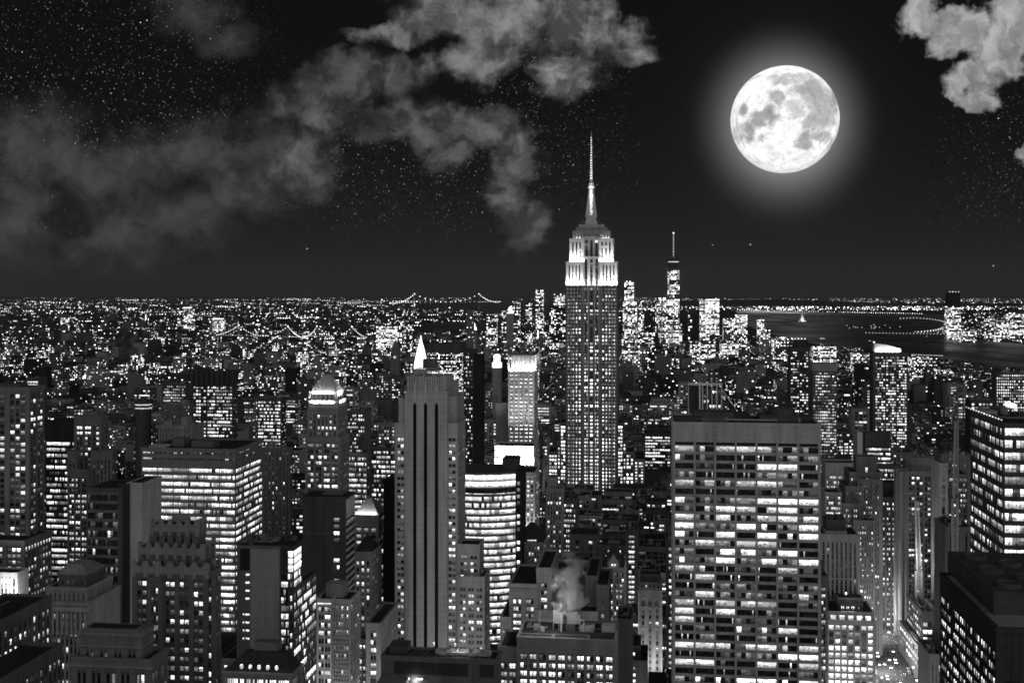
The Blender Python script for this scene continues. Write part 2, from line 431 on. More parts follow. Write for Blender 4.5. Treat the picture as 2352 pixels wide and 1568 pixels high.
        if sp.get('bays'):                                   # open-plan floors: whole bays lit, part lit or dark
            for j, (r0, r1) in enumerate(rows):
                fq = r.choice((.12, .35, .5, .6, .85)); fb_ = r.choice((.8, 1.2, 1.6, 2.0))
                for k in range(ng):
                    cc = cols[k * g:(k + 1) * g]; q = r.random(); l = fb_ * r.uniform(.7, 1.5)
                    if q < fq:
                        a, b_ = 0, g
                        if r.random() < .35: a = r.randint(0, g // 2); b_ = r.randint(a + 1, g)
                        for i_, (c0, c1) in enumerate(cc):
                            if a <= i_ < b_: s.P.append((side, c0, c1, r0 + .03, r1 - .03, plane, l))
                            elif r.random() < .5: s.P.append((side, c0, c1, r0 + .03, r1 - .03, plane, .12))
                    elif q < fq + .25:
                        for c0, c1 in cc:
                            if r.random() < .7: s.P.append((side, c0, c1, r0 + .03, r1 - .03, plane, r.choice((.06, .12, .25, .35))))
                    else:
                        for c0, c1 in cc:
                            if r.random() < .22: x_ = r.uniform(c0, c1 - .7); s.P.append((side, x_, x_ + r.choice((.35, .6)), r0 + .1, r1 - .1, plane, r.choice((.5, 1.1, 1.6))))
            return cols, rows
        for j, (r0, r1) in enumerate(rows):
            lp = lit(j / max(1, len(rows) - 1)) if callable(lit) else lit
            c = 0
            while c < len(cols):
                ln = r.randint(1, seg)
                p = lp * (1 - row) + row * (1 if r.random() < lp else 0.02)
                b0 = r.choice((.8, 1.2, 1.8, 2.4)) if r.random() < .8 else .35
                for cc in range(c, min(c + ln, len(cols))):
                    if r.random() < p: l = b0 * r.uniform(.75, 1.25) * br
                    elif r.random() < dim: l = r.choice((.04, .07, .12, .2)) * br
                    else: continue
                    s.P.append((side, cols[cc][0] + .03, cols[cc][1] - .03, r0 + .03, r1 - .03, plane, l))
                c += ln
        return cols, rows
    def pane(s, side, a0, a1, z0, z1, plane, lit): s.P.append((side, a0, a1, z0, z1, plane, lit))
    def part(s, name, mb, mat, label=None):
        o = mb.build(name, mat, s.root)
        if o and label: o['label'] = label
        return o
    def rooftop(s, T, n=3, tank=False, hmax=5.0):
        r = s.r; x0, x1, y0, y1, z = T['x0'], T['x1'], T['y0'], T['y1'], T['z1']
        W, Dp = x1 - x0, y1 - y0
        for i in range(n):
            bw, bd, bh = W * r.uniform(.12, .3), Dp * r.uniform(.15, .35), r.uniform(1.5, hmax)
            cx = x0 + W * (i + .5 + r.uniform(-.15, .15)) / n; cy = r.uniform(y0 + Dp * .35, y1 - bd / 2 - 1)
            bw = min(bw, W / n * .8)
            m = MB().box(cx - bw / 2, cx + bw / 2, cy - bd / 2, cy + bd / 2, z + .15, z + bh)
            s.part(r.choice(('bulkhead', 'plant_room', 'air_handler')), m, wall_mat(r.choice((.08, .14, .22, .3))))
        for i in range(3):
            cx, cy, q = r.uniform(x0 + 1.5, x1 - 1.5), r.uniform(y0 + 1.5, y0 + Dp * .5), r.uniform(.5, 1.1)
            s.part('vent', MB().box(cx - q, cx + q, cy - q * .8, cy + q * .8, z + .15, z + r.uniform(.8, 1.8)).box(cx - q * .7, cx + q * .7, cy - q * .5, cy + q * .5, z + .1, z + 2.1), wall_mat(r.choice((.12, .3, .5))))
        cy = y0 + Dp * r.uniform(.2, .4); s.part('duct', MB().box(x0 + W * .15, x0 + W * r.uniform(.5, .85), cy, cy + .7, z + .5, z + 1.2).box(x0 + W * .2, x0 + W * .2 + .7, cy, y1 - 2, z + .4, z + 1.1), wall_mat(r.choice((.2, .4))))
        cx = x0 + W * r.uniform(.1, .9); s.part('aerial', MB().bar((cx, y0 + Dp * .5, z), (cx, y0 + Dp * .5, z + r.uniform(4, 8)), .12), wall_mat(.4))
        if tank: s.tank(x0 + W * r.uniform(.25, .75), y0 + Dp * r.uniform(.4, .7), z + .15)
    def tank(s, x, y, z, k=1.0):
        r = 1.9 * k; m = MB()
        for a in range(4):
            an = a * math.pi / 2 + .8; m.bar((x + r * .7 * math.cos(an), y + r * .7 * math.sin(an), z), (x + r * .7 * math.cos(an), y + r * .7 * math.sin(an), z + 3), .15)
        m.lathe(x, y, [(r, z + 3), (r, z + 3 + 3.6 * k), (r * 1.08, z + 3 + 3.6 * k), (.15, z + 3 + 5 * k)], 12)
        s.part('water_tank', m, wall_mat(.12))
    def pyramid(s, T, zt, inset=0.0, k=0.12, name='roof', alb=.25, over=.5):
        cx, cy = (T['x0'] + T['x1']) / 2, (T['y0'] + T['y1']) / 2
        w, d = (T['x1'] - T['x0']) / 2, (T['y1'] - T['y0']) / 2
        m = MB().frustum((T['x0'] - over + inset, T['x1'] + over - inset, T['y0'] - over + inset, T['y1'] + over - inset), (cx - w * k, cx + w * k, cy - d * k, cy + d * k), T['z1'] + .16, zt)
        return s.part(name, m, wall_mat(alb))
    def done(s):
        s.part('glazing', s.G, glass_mat()); s.part('wall', s.W, wall_mat(s.wall)); s.part('roof_deck', s.Rf, wall_mat(ROOF, .5))
        for a, m in s.tone.items(): s.part(*(('wall_panel', m, wall_mat(a)) if not isinstance(a, tuple) else (a[0], m, wall_mat(a[1]))))
        P = sorted(s.P, key=lambda p: (p[0] != 'f', -p[3])) if len(s.P) > s.maxwin else s.P
        P = sorted(P, key=lambda p: -((p[2] - p[1]) * (p[4] - p[3]) * (1 if p[0] == 'f' else .3)) // 1) if len(s.P) > s.maxwin else P
        pm = pane_mat()
        for (sd, a0, a1, z0, z1, pl, l) in P[:s.maxwin]:
            o = bpy.data.objects.new('window', pane_mesh(sd, a1 - a0, z1 - z0, l)); COL.objects.link(o); o.parent = s.root
            o.location = ((a0 + a1) / 2, pl, z0) if sd == 'f' else (pl, (a0 + a1) / 2, z0)
        if len(P) > s.maxwin:
            m = MB(); T = .06
            for (sd, a0, a1, z0, z1, pl, l) in P[s.maxwin:]:
                if sd == 'f': m.box(a0, a1, pl - T, pl, z0, z1, l)
                elif sd == 'r': m.box(pl, pl + T, a0, a1, z0, z1, l)
                else: m.box(pl - T, pl, a0, a1, z0, z1, l)
            o = s.part('windows', m, pm); o['kind'] = 'stuff'
        return s
def area(name, loc, tgt, sx, sy, power):
    l = bpy.data.lights.new(name, 'AREA'); l.shape = 'RECTANGLE'; l.size = sx; l.size_y = sy; l.energy = power
    o = bpy.data.objects.new(name, l); COL.objects.link(o); o.location = loc
    d = mathutils.Vector(tgt) - mathutils.Vector(loc)
    o.rotation_euler = d.to_track_quat('-Z', 'Y').to_euler()
    return o
def point(name, loc, power, rad=1.0):
    l = bpy.data.lights.new(name, 'POINT'); l.energy = power; l.shadow_soft_size = rad
    o = bpy.data.objects.new(name, l); COL.objects.link(o); o.location = loc; return o
def S(**k): return k
# ================================================================== the buildings one can tell apart
# every call gives the facade corner positions, the roof line, the distance down the avenue and the window grid

# ---- broad pale office slab, right of centre
b = Bld('office_tower', 'broad pale office slab with blank attic band and seven bays of wide windows', v=560, px=673.5, wall=.43, relief=.55, short='broad pale slab')
zt = z_at(443.4, b.u0 + 35, 560)
T = b.tier(673.5, 819.6, 443.4, 560, d=38, show=682, par=0,
    fs=S(n=28, g=4, gf=.93, gw=.0, em=.3, fl=4.1, wb=.1, wt=.76, top=.3, bays=True, vert=True, sa=.95))
T2 = dict(T, z0=T['z1'], z1=z_at(424, b.u0 + 35, 560))
b.solid(T2, None, None, .9)
L = T['x1'] - T['x0']
m = MB()
for i in range(8):
    x = T['x0'] + .3 + (L - .6) * i / 7
    b.W.box(x - .5, x + .5, -.95, -.551, T['z0'], T2['z1'])
m.box(T['x0'] + .2, T['x1'] - .2, -.62, -.5, T2['z0'] - .7, T2['z0'] + .6); b.part('dark_band', m, wall_mat(.03))  # dark strip set proud of the wall below the attic band
b.rooftop(T2, 5, hmax=4); b.tank(38, 22, T2['z1']); 
m = MB().box(10, 30, 16, 30, T2['z1'], T2['z1'] + 4).box(42, 62, 14, 30, T2['z1'], T2['z1'] + 3); b.part('penthouse', m, wall_mat(.1))
m = MB().lathe(53, 22, [(6, T2['z1'] + 3), (6, T2['z1'] + 6), (4.5, T2['z1'] + 6.5)], 20); b.part('cooling_tower', m, wall_mat(.1))
b.done()

# ---- slender art deco tower with three black stripes, left of centre
b = Bld('art_deco_tower', 'tall grey art deco tower with three black stripes and a fluted crown', v=640, px=406, wall=.4, relief=.5, short='striped tower')
z0c = z_at(398, u_at(425, 640), 640)
T = b.tier(406, 446.5, 390, 640, d=26, show=640, par=0)                       # solid shaft
x0, x1 = T['x0'], T['x1']; W = x1 - x0; ztop = T['z1']
# fluted crown
m = MB(); zc = z_at(376.5, u_at(425, 640), 640)
m.box(x0 + .4, x1 - .4, .4, 25, ztop, zc)
nfl = 15
for i in range(nfl):
    c = x0 + .8 + (W - 1.6) * (i + .5) / nfl; h = zc + (1.2 if i % 4 == 2 else .3)
    m.box(c - W / nfl * .3, c + W / nfl * .3, -.5, .3, ztop - .5, h)
for fx in (.21, .475, .745):
    c = x0 + W * fx + .3; m.box(c - 1, c + 1, -1.1, .3, ztop - 7, ztop + 2.4); m.frustum((c - 1, c + 1, -1.1, .3), (c - .2, c + .2, -.3, .2), ztop + 2.4, ztop + 5)
b.part('crown', m, wall_mat(.45))
for fx in (.21, .475, .745):
    c = x0 + W * fx + .3; mm = MB().box(c - .95, c + .95, -.56, -.505, 0, ztop - 9).frustum((c - .95, c + .95, -.56, -.505), (c - .35, c + .35, -.56, -.505), ztop - 9, ztop - 6.6)
    b.part('window_strip', mm, wall_mat(.012))
# right shaft behind, wings with window columns
b.tier(447.5, 456, 381, 655, xs=458, yb=None, par=.5)
ws = S(n=2, g=2, gf=.72, gw=.2, em=.2, fl=3.65, wb=.2, wt=.72, top=6, lit=lambda f: .32, row=.5, dim=.4, vert=False)
sd = S(p=2.6, g=2, gf=.8, gw=.25, fl=3.65, wb=.2, wt=.75, top=7, lit=.14, row=.1, dim=.3)
b.tier(399.7, 406, 400, 642, d=20, par=1.6)
Tl = b.tier(395.8, 405.6, 425, 641, d=24, par=1.4, fs=ws)
b.tier(447, 456, 398, 645, xs=463, par=1.4, alb=.36)
Tr = b.tier(447, 457.2, 425, 641.2, xs=464.5, par=1.4, fs=ws, ss=sd)
ww = S(n=4, g=2, gf=.66, gw=.2, em=.2, fl=3.65, wb=.2, wt=.72, top=4, lit=.35, row=.1, dim=.5, vert=False)
b.tier(458.5, 479, 546, 638, xs=483, par=1.5, fs=ww, ss=sd)
b.tier(458.5, 484, 578, 634, xs=489, par=1.5, fs=S(**dict(ww, n=6, lit=.45)), ss=sd)
# roof plant: scaffold and tank
zr = zc; m = MB()
cx = u_at(427, 650) - b.u0
for dx_ in (-5, -1.5, 2, 6):
    for y in (6, 14): m.bar((cx + dx_, y, zr), (cx + dx_, y, zr + 4.5), .22)
for z in (3, 4.5):
    for y in (6, 14): m.bar((cx - 6, y, zr + z), (cx + 7, y, zr + z), .25)
b.part('roof_scaffold', m, wall_mat(.45))
m = MB().lathe(cx + 1.5, 12, [(4.3, zr + 4.5), (4.3, zr + 9), (3.8, zr + 9.6)], 14)
for k in range(5): m.bar((cx - 3 + k * 2, 8, zr + 9), (cx - 3 + k * 2, 8, zr + 10.8), .12)
b.part('water_tank', m, wall_mat(.13))
b.done()

# ---- the great floodlit spire tower
v = 1290
b = Bld('skyscraper', 'tallest skyscraper with floodlit white crown and needle spire', v=v, px=566, wall=.15, relief=1.0, short='floodlit spire tower', seed=5)
def ew(n, g, lit, top=2, fl=4.1, **k): return S(**dict(dict(n=n, g=1, wf=.7, em=.6, fl=fl, wb=.15, wt=.76, top=top, lit=lit, row=.5, seg=6, dim=.2, br=2.1, t=.45, sa=.8), **k))
main = lambda f: .3 + .3 * (f > .07) * (f < .15) + .7 * f + .1 * (f > .3)
low = .72
zs = z_at(285, u_at(591, v), v)
# low wings
SHOW.append((549, 633, v - 14, 478))
for xl_, xr_, yt_, dv, n_, al in ((548.5, 557.4, 452, -3, 3, .2), (626, 633.5, 452, -3, 3, .2), (557.6, 560.2, 441, -2, 1, .17), (623.2, 625.8, 441, -2, 1, .17), (560.4, 565.8, 423, -1, 2, .16), (617.6, 623, 423, -1, 2, .16)):
    b.tier(xl_, xr_, yt_, v + dv, d=40, par=1.0, fs=ew(n_, 1, .72), alb=al)
lw = b.tier(566, 582.2, 285, v, d=42, par=0, fs=ew(5, 1, main)); 
b.tier(600.6, 617.2, 285, v, xs=618.4, par=0, fs=ew(5, 1, main), ss=S(n=8, fl=3.7, lit=.1))
b.tier(582.3, 600.5, 285, v + 3, d=38, par=0, fs=ew(5, 1, lambda f: .35 + .8 * f), show=484)
# floodlit top: two shoulders and the recessed middle
cr = S(n=4, g=1, wf=.42, em=1, fl=3.72, wb=.05, wt=.85, top=3, lit=.12, dim=.15, br=.7, t=.9)
b.tier(566.8, 582.2, 262, v + .6, d=40, zt=None, par=1, fs=dict(cr), alb=.62)
b.tier(600.6, 616.4, 262, v + .6, d=40, par=1, fs=dict(cr), alb=.62)
b.tier(582.3, 600.5, 256, v + 3.4, d=36, par=0, fs=S(n=3, g=1, wf=.5, em=1.2, fl=3.72, wb=.05, wt=.9, top=3, lit=.06, dim=.2, t=.8), alb=.42)
b.tier(570.3, 583, 239, v + 6, d=32, par=1, fs=S(**dict(cr, n=3)), alb=.62)
b.tier(599.5, 612.6, 239, v + 6, d=32, par=1, fs=S(**dict(cr, n=3)), alb=.62)
b.tier(583, 600, 236, v + 6.4, d=30, par=0, fs=S(n=3, g=1, wf=.5, em=1.2, fl=3.72, wb=.05, wt=.9, top=4, lit=.05, dim=.2, t=.8), alb=.42)
b.tier(573.5, 609.3, 231, v + 9, d=26, par=.8, fs=S(n=12, wf=.4, fl=3.7, wb=.2, wt=.8, top=3, lit=.05, dim=.3), alb=.36)
b.tier(577, 606, 227.5, v + 12, d=22, par=.6, alb=.3)
b.tier(580, 603, 224.5, v + 15, d=17, par=.3, alb=.5)
zb = z_at(224.5, u_at(591, v + 15), v + 15)
cu, cv = u_at(591.3, v + 23) - b.u0, 23.5
pz = lambda py: z_at(py, b.u0 + cu, v + cv)
m = MB()
for (hw, ya, yb_) in ((6.6, 224.6, 221), (5.6, 221, 216)): m.box(cu - hw, cu + hw, cv - hw, cv + hw, pz(ya), pz(yb_))
m.frustum((cu - 4.9, cu + 4.9, cv - 4.9, cv + 4.9), (cu - 3.1, cu + 3.1, cv - 3.1, cv + 3.1), pz(216), pz(188.5))
for sx in (-1, 1):
    for sy in (-1, 1):
        m.frustum(tuple(sorted((cu + sx * 3.6, cu + sx * 6.4))) + tuple(sorted((cv + sy * 3.6, cv + sy * 6.4))), tuple(sorted((cu + sx * 2.4, cu + sx * 3.5))) + tuple(sorted((cv + sy * 2.4, cv + sy * 3.5))), pz(217), pz(193))
b.part('mast_base', m, wall_mat(.6))
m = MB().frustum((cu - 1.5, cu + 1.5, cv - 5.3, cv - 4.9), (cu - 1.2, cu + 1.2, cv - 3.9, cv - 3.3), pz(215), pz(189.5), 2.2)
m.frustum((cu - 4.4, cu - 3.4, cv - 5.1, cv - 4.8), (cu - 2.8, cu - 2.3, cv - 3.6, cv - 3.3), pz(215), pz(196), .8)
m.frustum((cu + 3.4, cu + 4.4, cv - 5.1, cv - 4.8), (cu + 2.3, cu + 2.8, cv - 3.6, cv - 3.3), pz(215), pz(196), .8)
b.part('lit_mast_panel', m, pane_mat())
m = MB().lathe(cu, cv, [(3.9, pz(188.5)), (3.9, pz(186)), (3.1, pz(185.9)), (2.9, pz(183)), (1.7, pz(181)), (1.2, pz(180.4))], 14)
b.part('mast_cap', m, wall_mat(.5))
m = MB().lathe(cu, cv, [(4.1, pz(187.3)), (4.1, pz(186.7))], 14, 1.0); b.part('cap_light_ring', m, pane_mat())
m = MB(); pr = [(180.4, 1.9), (170, 1.7), (169.9, 1.45), (158, 1.3), (157.9, 1.0), (146, .9), (145.9, .6), (136, .45), (131, .2)]
m.lathe(cu, cv, [(r_, pz(y_)) for y_, r_ in pr], 8)
for i in range(22):
    z = pz(180 - 48 * i / 22); rr = 2.3 - 1.7 * i / 22; m.box(cu - rr, cu + rr, cv - .15, cv + .15, z, z + .35)
b.part('antenna', m, wall_mat(.5))
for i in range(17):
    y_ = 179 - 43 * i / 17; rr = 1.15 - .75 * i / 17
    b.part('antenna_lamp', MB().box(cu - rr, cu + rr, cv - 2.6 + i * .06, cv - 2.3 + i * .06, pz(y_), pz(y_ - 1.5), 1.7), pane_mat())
for sx in (-1, 1):
    for k in range(4):
        m = MB(); xx = cu + sx * (9 + k * 3.2); zz = pz(224 + k * 2.4); m.bar((xx, cv - 6, zz - 2), (xx, cv - 6, zz + 6 - k), .22); b.part('aerial', m, wall_mat(.4))
b.done()
RT = b.root
def lw_(lx, ly, lz): X, Y = wpt(b.u0 + lx, b.v0 + ly); return (X, Y, lz)
def flood(lx0, lx1, ly, lz, up, power, back=1.2):
    c = (lx0 + lx1) / 2
    return area('floodlight', lw_(c, ly - back, lz), lw_(c, ly + back * .25, lz + up), lx1 - lx0, .8, power)
ux = lambda px, vv=v: u_at(px, vv) - b.u0
E_ = 4.2
flood(ux(567), ux(582), -.6, z_at(284.5, b.u0, v), 14, 3000 * E_, 3.6)
flood(ux(601), ux(616), -.6, z_at(284.5, b.u0, v), 14, 3000 * E_, 3.6)
flood(ux(583), ux(600), 2, z_at(284.5, b.u0, v), 7, 800 * E_, 2.6)
flood(ux(571), ux(583), 5, z_at(261, b.u0, v), 7, 3000 * E_, 3)
flood(ux(600), ux(612), 5, z_at(261, b.u0, v), 7, 3000 * E_, 3)
flood(ux(574), ux(609), 9, z_at(238, b.u0, v), 4, 350 * E_, 2)
flood(cu - 6, cu + 6, cv - 6, pz(225), 12, 2000 * E_, 3)
flood(cu - 3, cu + 3, cv - 3.5, pz(188), 12, 260 * E_, 2)

# ---- far-left stepped tower
ds = S(n=8, g=3, gf=.75, gw=.25, fl=3.9, wb=.2, wt=.78, top=3, lit=.35, row=.4, dim=.6, seg=3)
b = Bld('stepped_tower', 'stepped masonry tower at the left edge with triple window columns', v=700, px=-14, wall=.2, short='left edge stepped tower')
b.tier(-14, 29, 388, 700, xs=43.5, show=590, fs=dict(ds), ss=S(p=4, g=2, gf=.7, gw=.2, fl=3.9, top=3, lit=.22, dim=.4))
b.tier(-14, 24, 541, 682, xs=51, fs=dict(ds, lit=.45), ss=S(p=3.4, wf=.55, fl=4.4, top=3, lit=.5, row=.7, seg=8, dim=.3))
m = MB(); zq = z_at(383, b.u0 + 10, 705); b.part('penthouse', MB().box(4, 22, 3, 12, z_at(388, b.u0, 700), zq), wall_mat(.1))
b.done()
area('floodlight', (lambda p: (p[0], p[1], z_at(600, u_at(8, 660), 655)))(wpt(u_at(8, 655), 655)), (lambda p: (p[0], p[1], z_at(575, u_at(8, 660), 655)))(wpt(u_at(8, 670), 672)), 14, 1, 9000)
b = Bld('terrace_block', 'floodlit white arcade terrace at the left edge', v=668, px=-10, wall=.5, short='white arcade terrace')
b.tier(-12, 17, 573, 668, d=12, par=1, fs=S(p=2.6, wf=.5, fl=6, wb=.1, wt=.8, top=2, lit=.5, br=1.2, dim=.5), show=610)
b.done()

# ---- long dark masonry block, bottom-left corner
b = Bld('masonry_block', 'long dark masonry block with cornices in the bottom left corner', v=400, px=-80, wall=.14, short='corner masonry block')
ss = S(p=3.4, wf=.46, fl=4.0, wb=.15, wt=.75, top=3.4, lit=.42, dim=.5, row=.3)
b.tier(-80, -30, 636, 400, xs=50, show=682, fs=dict(ss), ss=dict(ss, g=1)); 
b.tier(-80, -12, 688, 384, xs=61, par=1.6, ss=dict(ss, lit=.35))
b.rooftop(dict(x0=4, x1=18, y0=4, y1=50, z1=z_at(636, b.u0, 400)), 2, hmax=8)
b.done()

# ---- black slab with bright bands
b = Bld('glass_slab', 'black slab with blank top and bright horizontal window bands beside stepped tower', v=845, px=46, wall=.05, relief=.2, short='black banded slab')
b.tier(46, 77, 440, 845, d=30, par=.5, show=560, fs=S(n=24, g=6, gf=.96, gw=.05, fl=4.6, wb=.3, wt=.82, top=.5, lit=.6, row=.75, seg=16, dim=.5, t=.25))
T = b.tier(46, 77, 422, 845, d=30, yb=440, par=.6, alb=.04); b.done()

# ---- gothic-topped slim tower
b = Bld('stone_tower', 'slim weathered stone tower with pinnacled top left of the pale walled block', v=800, px=68, wall=.2, short='pinnacled stone tower')
gs = S(n=6, g=2, gf=.7, gw=.2, fl=3.9, wb=.25, wt=.75, top=5, lit=.3, row=.6, dim=.25)
T = b.tier(75, 101, 418, 806, xs=107.5, par=1.5, show=560, fs=dict(gs), ss=S(p=3.5, fl=3.9, top=4, lit=.1))
m = MB(); z = T['z1']; n = 9
for i in range(n):
    x = T['x0'] + (T['x1'] - T['x0']) * i / (n - 1); m.frustum((x - .8, x + .8, 5, 6.6), (x - .3, x + .3, 5.5, 6), z, z + (3.5 if i % 2 else 2))
m.box(T['x0'] + 4, T['x1'] - 4, 9, 18, z, z + 4.5); b.part('pinnacles', m, wall_mat(.2))
b.tier(68, 76.5, 452, 800, d=25, fs=S(n=2, fl=3.9, lit=.15, top=4)); b.tier(92, 112, 452, 800, xs=116, fs=S(n=5, g=1, wf=.4, fl=3.9, lit=.06, top=5), ss=S(p=3.5, fl=3.9, lit=.08)); b.tier(68, 88, 470, 796, d=25, fs=dict(gs, n=6, lit=.45))
b.done()

# ---- glass front with pale blank side
b = Bld('office_block', 'dark glass office block with a tall pale blank side wall', v=520, px=87, wall=.3, relief=.2, short='pale walled block')
b.tier(87, 119, 488, 520, d=24, par=.3, alb=.12, show=628, fs=S(n=12, g=3, gf=.95, gw=.05, fl=4.3, wb=.12, wt=.8, top=2, lit=lambda f: .02 if f < .42 else .5, row=.3, seg=4, dim=.3, br=1.2, t=.25))
b.tier(119.2, 127, 484, 524, d=24, par=.3, alb=.05)  # shade of the notch put in as a dark wall colour
T = b.tier(127.5, 142.5, 483, 527, xs=161, par=.5, alb=.46)
m = MB(); 
for (fy, fz) in ((.35, 30), (.5, 28), (.72, 27), (.35, 50), (.72, 52)): m.box(T['x1'] + b.t, T['x1'] + b.t + .06, T['y0'] + T['d'] * fy, T['y0'] + T['d'] * fy + 1.2, T['z1'] - fz, T['z1'] - fz + 4)
b.part('wall_slits', m, wall_mat(.05)); b.done()
point('wall_light', (lambda p: (p[0], p[1], 100))(wpt(u_at(122, 519), 514)), 900, .5)

# ---- large office with bright bands
b = Bld('office_block', 'large office block with rows of brilliant windows and louvred top storeys', v=700, px=142, wall=.2, relief=.35, short='bright banded office')
bs = S(n=48, g=8, gf=.95, gw=.08, em=.3, fl=4.35, wb=.25, wt=.78, top=.3, lit=.93, row=.15, seg=10, dim=.6, br=1.15, vert=False)
T = b.tier(142, 235.5, 466, 700, xs=262, par=0, show=600, fs=bs, ss=dict(bs, n=16, g=2, gf=.9, lit=.8, seg=3))
T2 = dict(T, z0=T['z1'], z1=z_at(449, b.u0 + 25, 700))
b.solid(T2, S(n=48, g=8, gf=.95, gw=.2, fl=3.6, wb=.35, wt=.7, top=.6, lit=.15, dim=.8, row=.5, br=.3, vert=False), S(n=16, fl=3.6, wb=.35, wt=.7, top=.6, lit=.55, dim=.8, row=.5, br=.6, vert=False), 1)
m = MB().box(14, 22, 14, 24, T2['z1'], T2['z1'] + 5); b.part('bulkhead', m, wall_mat(.15)); m = MB().box(28, 43, 12, 22, T2['z1'], T2['z1'] + 4); b.part('plant_room', m, wall_mat(.14))
m = MB()
for i in range(7): m.box(2 + i * 1.6, 3 + i * 1.6, 6, 16, T2['z1'] + .2, T2['z1'] + 1.5)
b.part('cooling_fans', m, wall_mat(.5)); b.done()

# ---- dark brick tower with a scalloped crown
v = 420
b = Bld('brick_tower', 'dark brick art deco tower with scalloped parapets and stepped crown', v=v, px=134, wall=.14, relief=.5, short='scalloped brick tower')
fs = S(n=10, g=2, gf=.66, gw=.2, em=.5, fl=3.55, wb=.2, wt=.7, top=4.5, lit=.42, row=.25, dim=.7, seg=2, br=1.3)
T = b.tier(134, 207, 566.5, v, xs=219, show=682, fs=fs, ss=S(p=3, g=2, gf=.66, fl=3.55, top=4, lit=.3, dim=.4), par=.4)
def scallop(T, n, name='parapet', h=2.2):
    m = MB(); w = (T['x1'] - T['x0']) / n
    for i in range(n + 1):
        x = T['x0'] + w * i; m.box(x - w * .17, x + w * .17, T['y0'] - .9, T['y0'] + .6, T['z1'] - 4, T['z1'] + h)
    for i in range(n):
        c = T['x0'] + w * (i + .5)
        pts = [(c - w * .33 + w * .66 * k / 8, T['z1'] + .2 + h * .7 * (2 * (k / 8) - 1) ** 2 * (1 if n > 3 else 1)) for k in range(9)]
        for k in range(8):
            m.box(pts[k][0], pts[k + 1][0], T['y0'] - .75, T['y0'] - .1, T['z1'] - 2.4, (pts[k][1] + pts[k + 1][1]) / 2)
    d = T['d']; k = max(2, int(d / w))
    for i in range(k + 1):
        y = T['y0'] + d * i / k; m.box(T['x1'] - .4, T['x1'] + .9, y - .8, y + .8, T['z1'] - 4, T['z1'] + h)
    b.part(name, m, wall_mat(.26))
scallop(T, 6)
T2 = b.tier(140, 203, 547.5, v + 2, xs=213, par=.2, fs=S(n=7, g=1, wf=.3, fl=6, wb=.1, wt=.75, top=3.4, lit=.1, dim=.35)); scallop(T2, 7)
T3 = b.tier(153, 197, 524.5, v + 5, xs=204, par=.2, fs=S(n=5, g=1, wf=.3, fl=7, wb=.1, wt=.8, top=3.4, lit=.0, dim=.1)); scallop(T3, 5)
m = MB()
for i in range(5): x = T3['x0'] + 5 + i * 1.9; m.bar((x, T3['y0'] + 5, T3['z1']), (x, T3['y0'] + 5, T3['z1'] + 3.6), .1)
m.bar((T3['x0'] + 4, T3['y0'] + 5, T3['z1'] + 3.6), (T3['x0'] + 13, T3['y0'] + 5, T3['z1'] + 3.6), .12); m.box(T3['x0'] + 5, T3['x0'] + 12, T3['y0'] + 6, T3['y0'] + 8, T3['z1'], T3['z1'] + 2.8)
b.part('roof_frame', m, wall_mat(.3))
b.tier(206.5, 214, 572, v + 1, xs=219.5, fs=S(n=1, fl=3.55, lit=.3), ss=S(p=3, fl=3.55, lit=.3)); b.tier(149, 161, 578, v - 1.2, d=3, fs=S(n=3, g=3, gf=.7, fl=3.55, lit=.3, dim=.5, top=3), par=.8)
b.done()

# ---- classical block with big cornice, bottom
v = 388
b = Bld('stone_block', 'dark classical stone block with heavy cornice in front of scalloped brick tower', v=v, px=74, wall=.17, relief=.6, short='classical corniced block')
T = b.tier(74, 149.5, 661, v, xs=166, show=682, par=1.6, fs=S(n=10, g=2, gf=.6, gw=.35, fl=6.5, wb=.1, wt=.85, top=3, lit=.14, dim=.2, t=.8), ss=S(n=5, fl=6.5, wf=.4, top=3, lit=.2))
b.part('cornice', MB().box(T['x0'] - 1.5, T['x1'] + 1.5, -1.6, 0, T['z1'] - 1.6, T['z1'] - .8), wall_mat(.24))
T2 = b.tier(82, 141, 634, v + 3.2, d=8.5, par=.4, fs=S(n=8, g=2, gf=.5, gw=.4, fl=5, wb=.2, wt=.7, top=5, lit=.1, dim=.3))
b.part('cornice', MB().box(T2['x0'] - .9, T2['x1'] + .9, 2.2, 13, T2['z1'] - 4.2, T2['z1'] - 3.7).box(T2['x0'] - .9, T2['x1'] + .9, 2.2, 13, T2['z1'] + .1, T2['z1'] + .8), wall_mat(.24))
T3 = b.tier(87, 136, 628, v + 5, d=6, par=.2)
b.done()
# ---- pale colonnade block
v = 486
b = Bld('stone_block', 'pale stone block with a row of columns under its cornice, beside dark glass block', v=v, px=43.5, wall=.34, relief=.6, short='colonnade block')
T = b.tier(43.5, 87.5, 604, v, d=30, show=660, par=1.5, fs=S(n=10, g=1, wf=.5, fl=3.7, wb=.2, wt=.85, top=3.5, lit=.45, dim=.5, row=.1))
b.part('cornice', MB().box(T['x0'] - 1, T['x1'] + 1, -1.9, -.2, T['z1'] - 2.4, T['z1'] - .6).box(T['x0'] - .6, T['x1'] + .6, -1.4, -.3, T['z1'] + .2, T['z1'] + 1.2), wall_mat(.42))
for i in range(10):
    x = T['x0'] + .7 + (T['x1'] - T['x0'] - 1.4) * i / 9
    b.part('column', MB().lathe(x, -1, [(.62, T['z1'] - 13), (.55, T['z1'] - 12.5), (.48, T['z1'] - 3.2), (.62, T['z1'] - 2.5)], 10), wall_mat(.42))
T2 = b.tier(48, 87.3, 588, v + 5, d=22, par=.8, alb=.36, fs=S(n=8, wf=.3, fl=3.3, wb=.25, wt=.75, top=1.5, lit=.15, dim=.3))
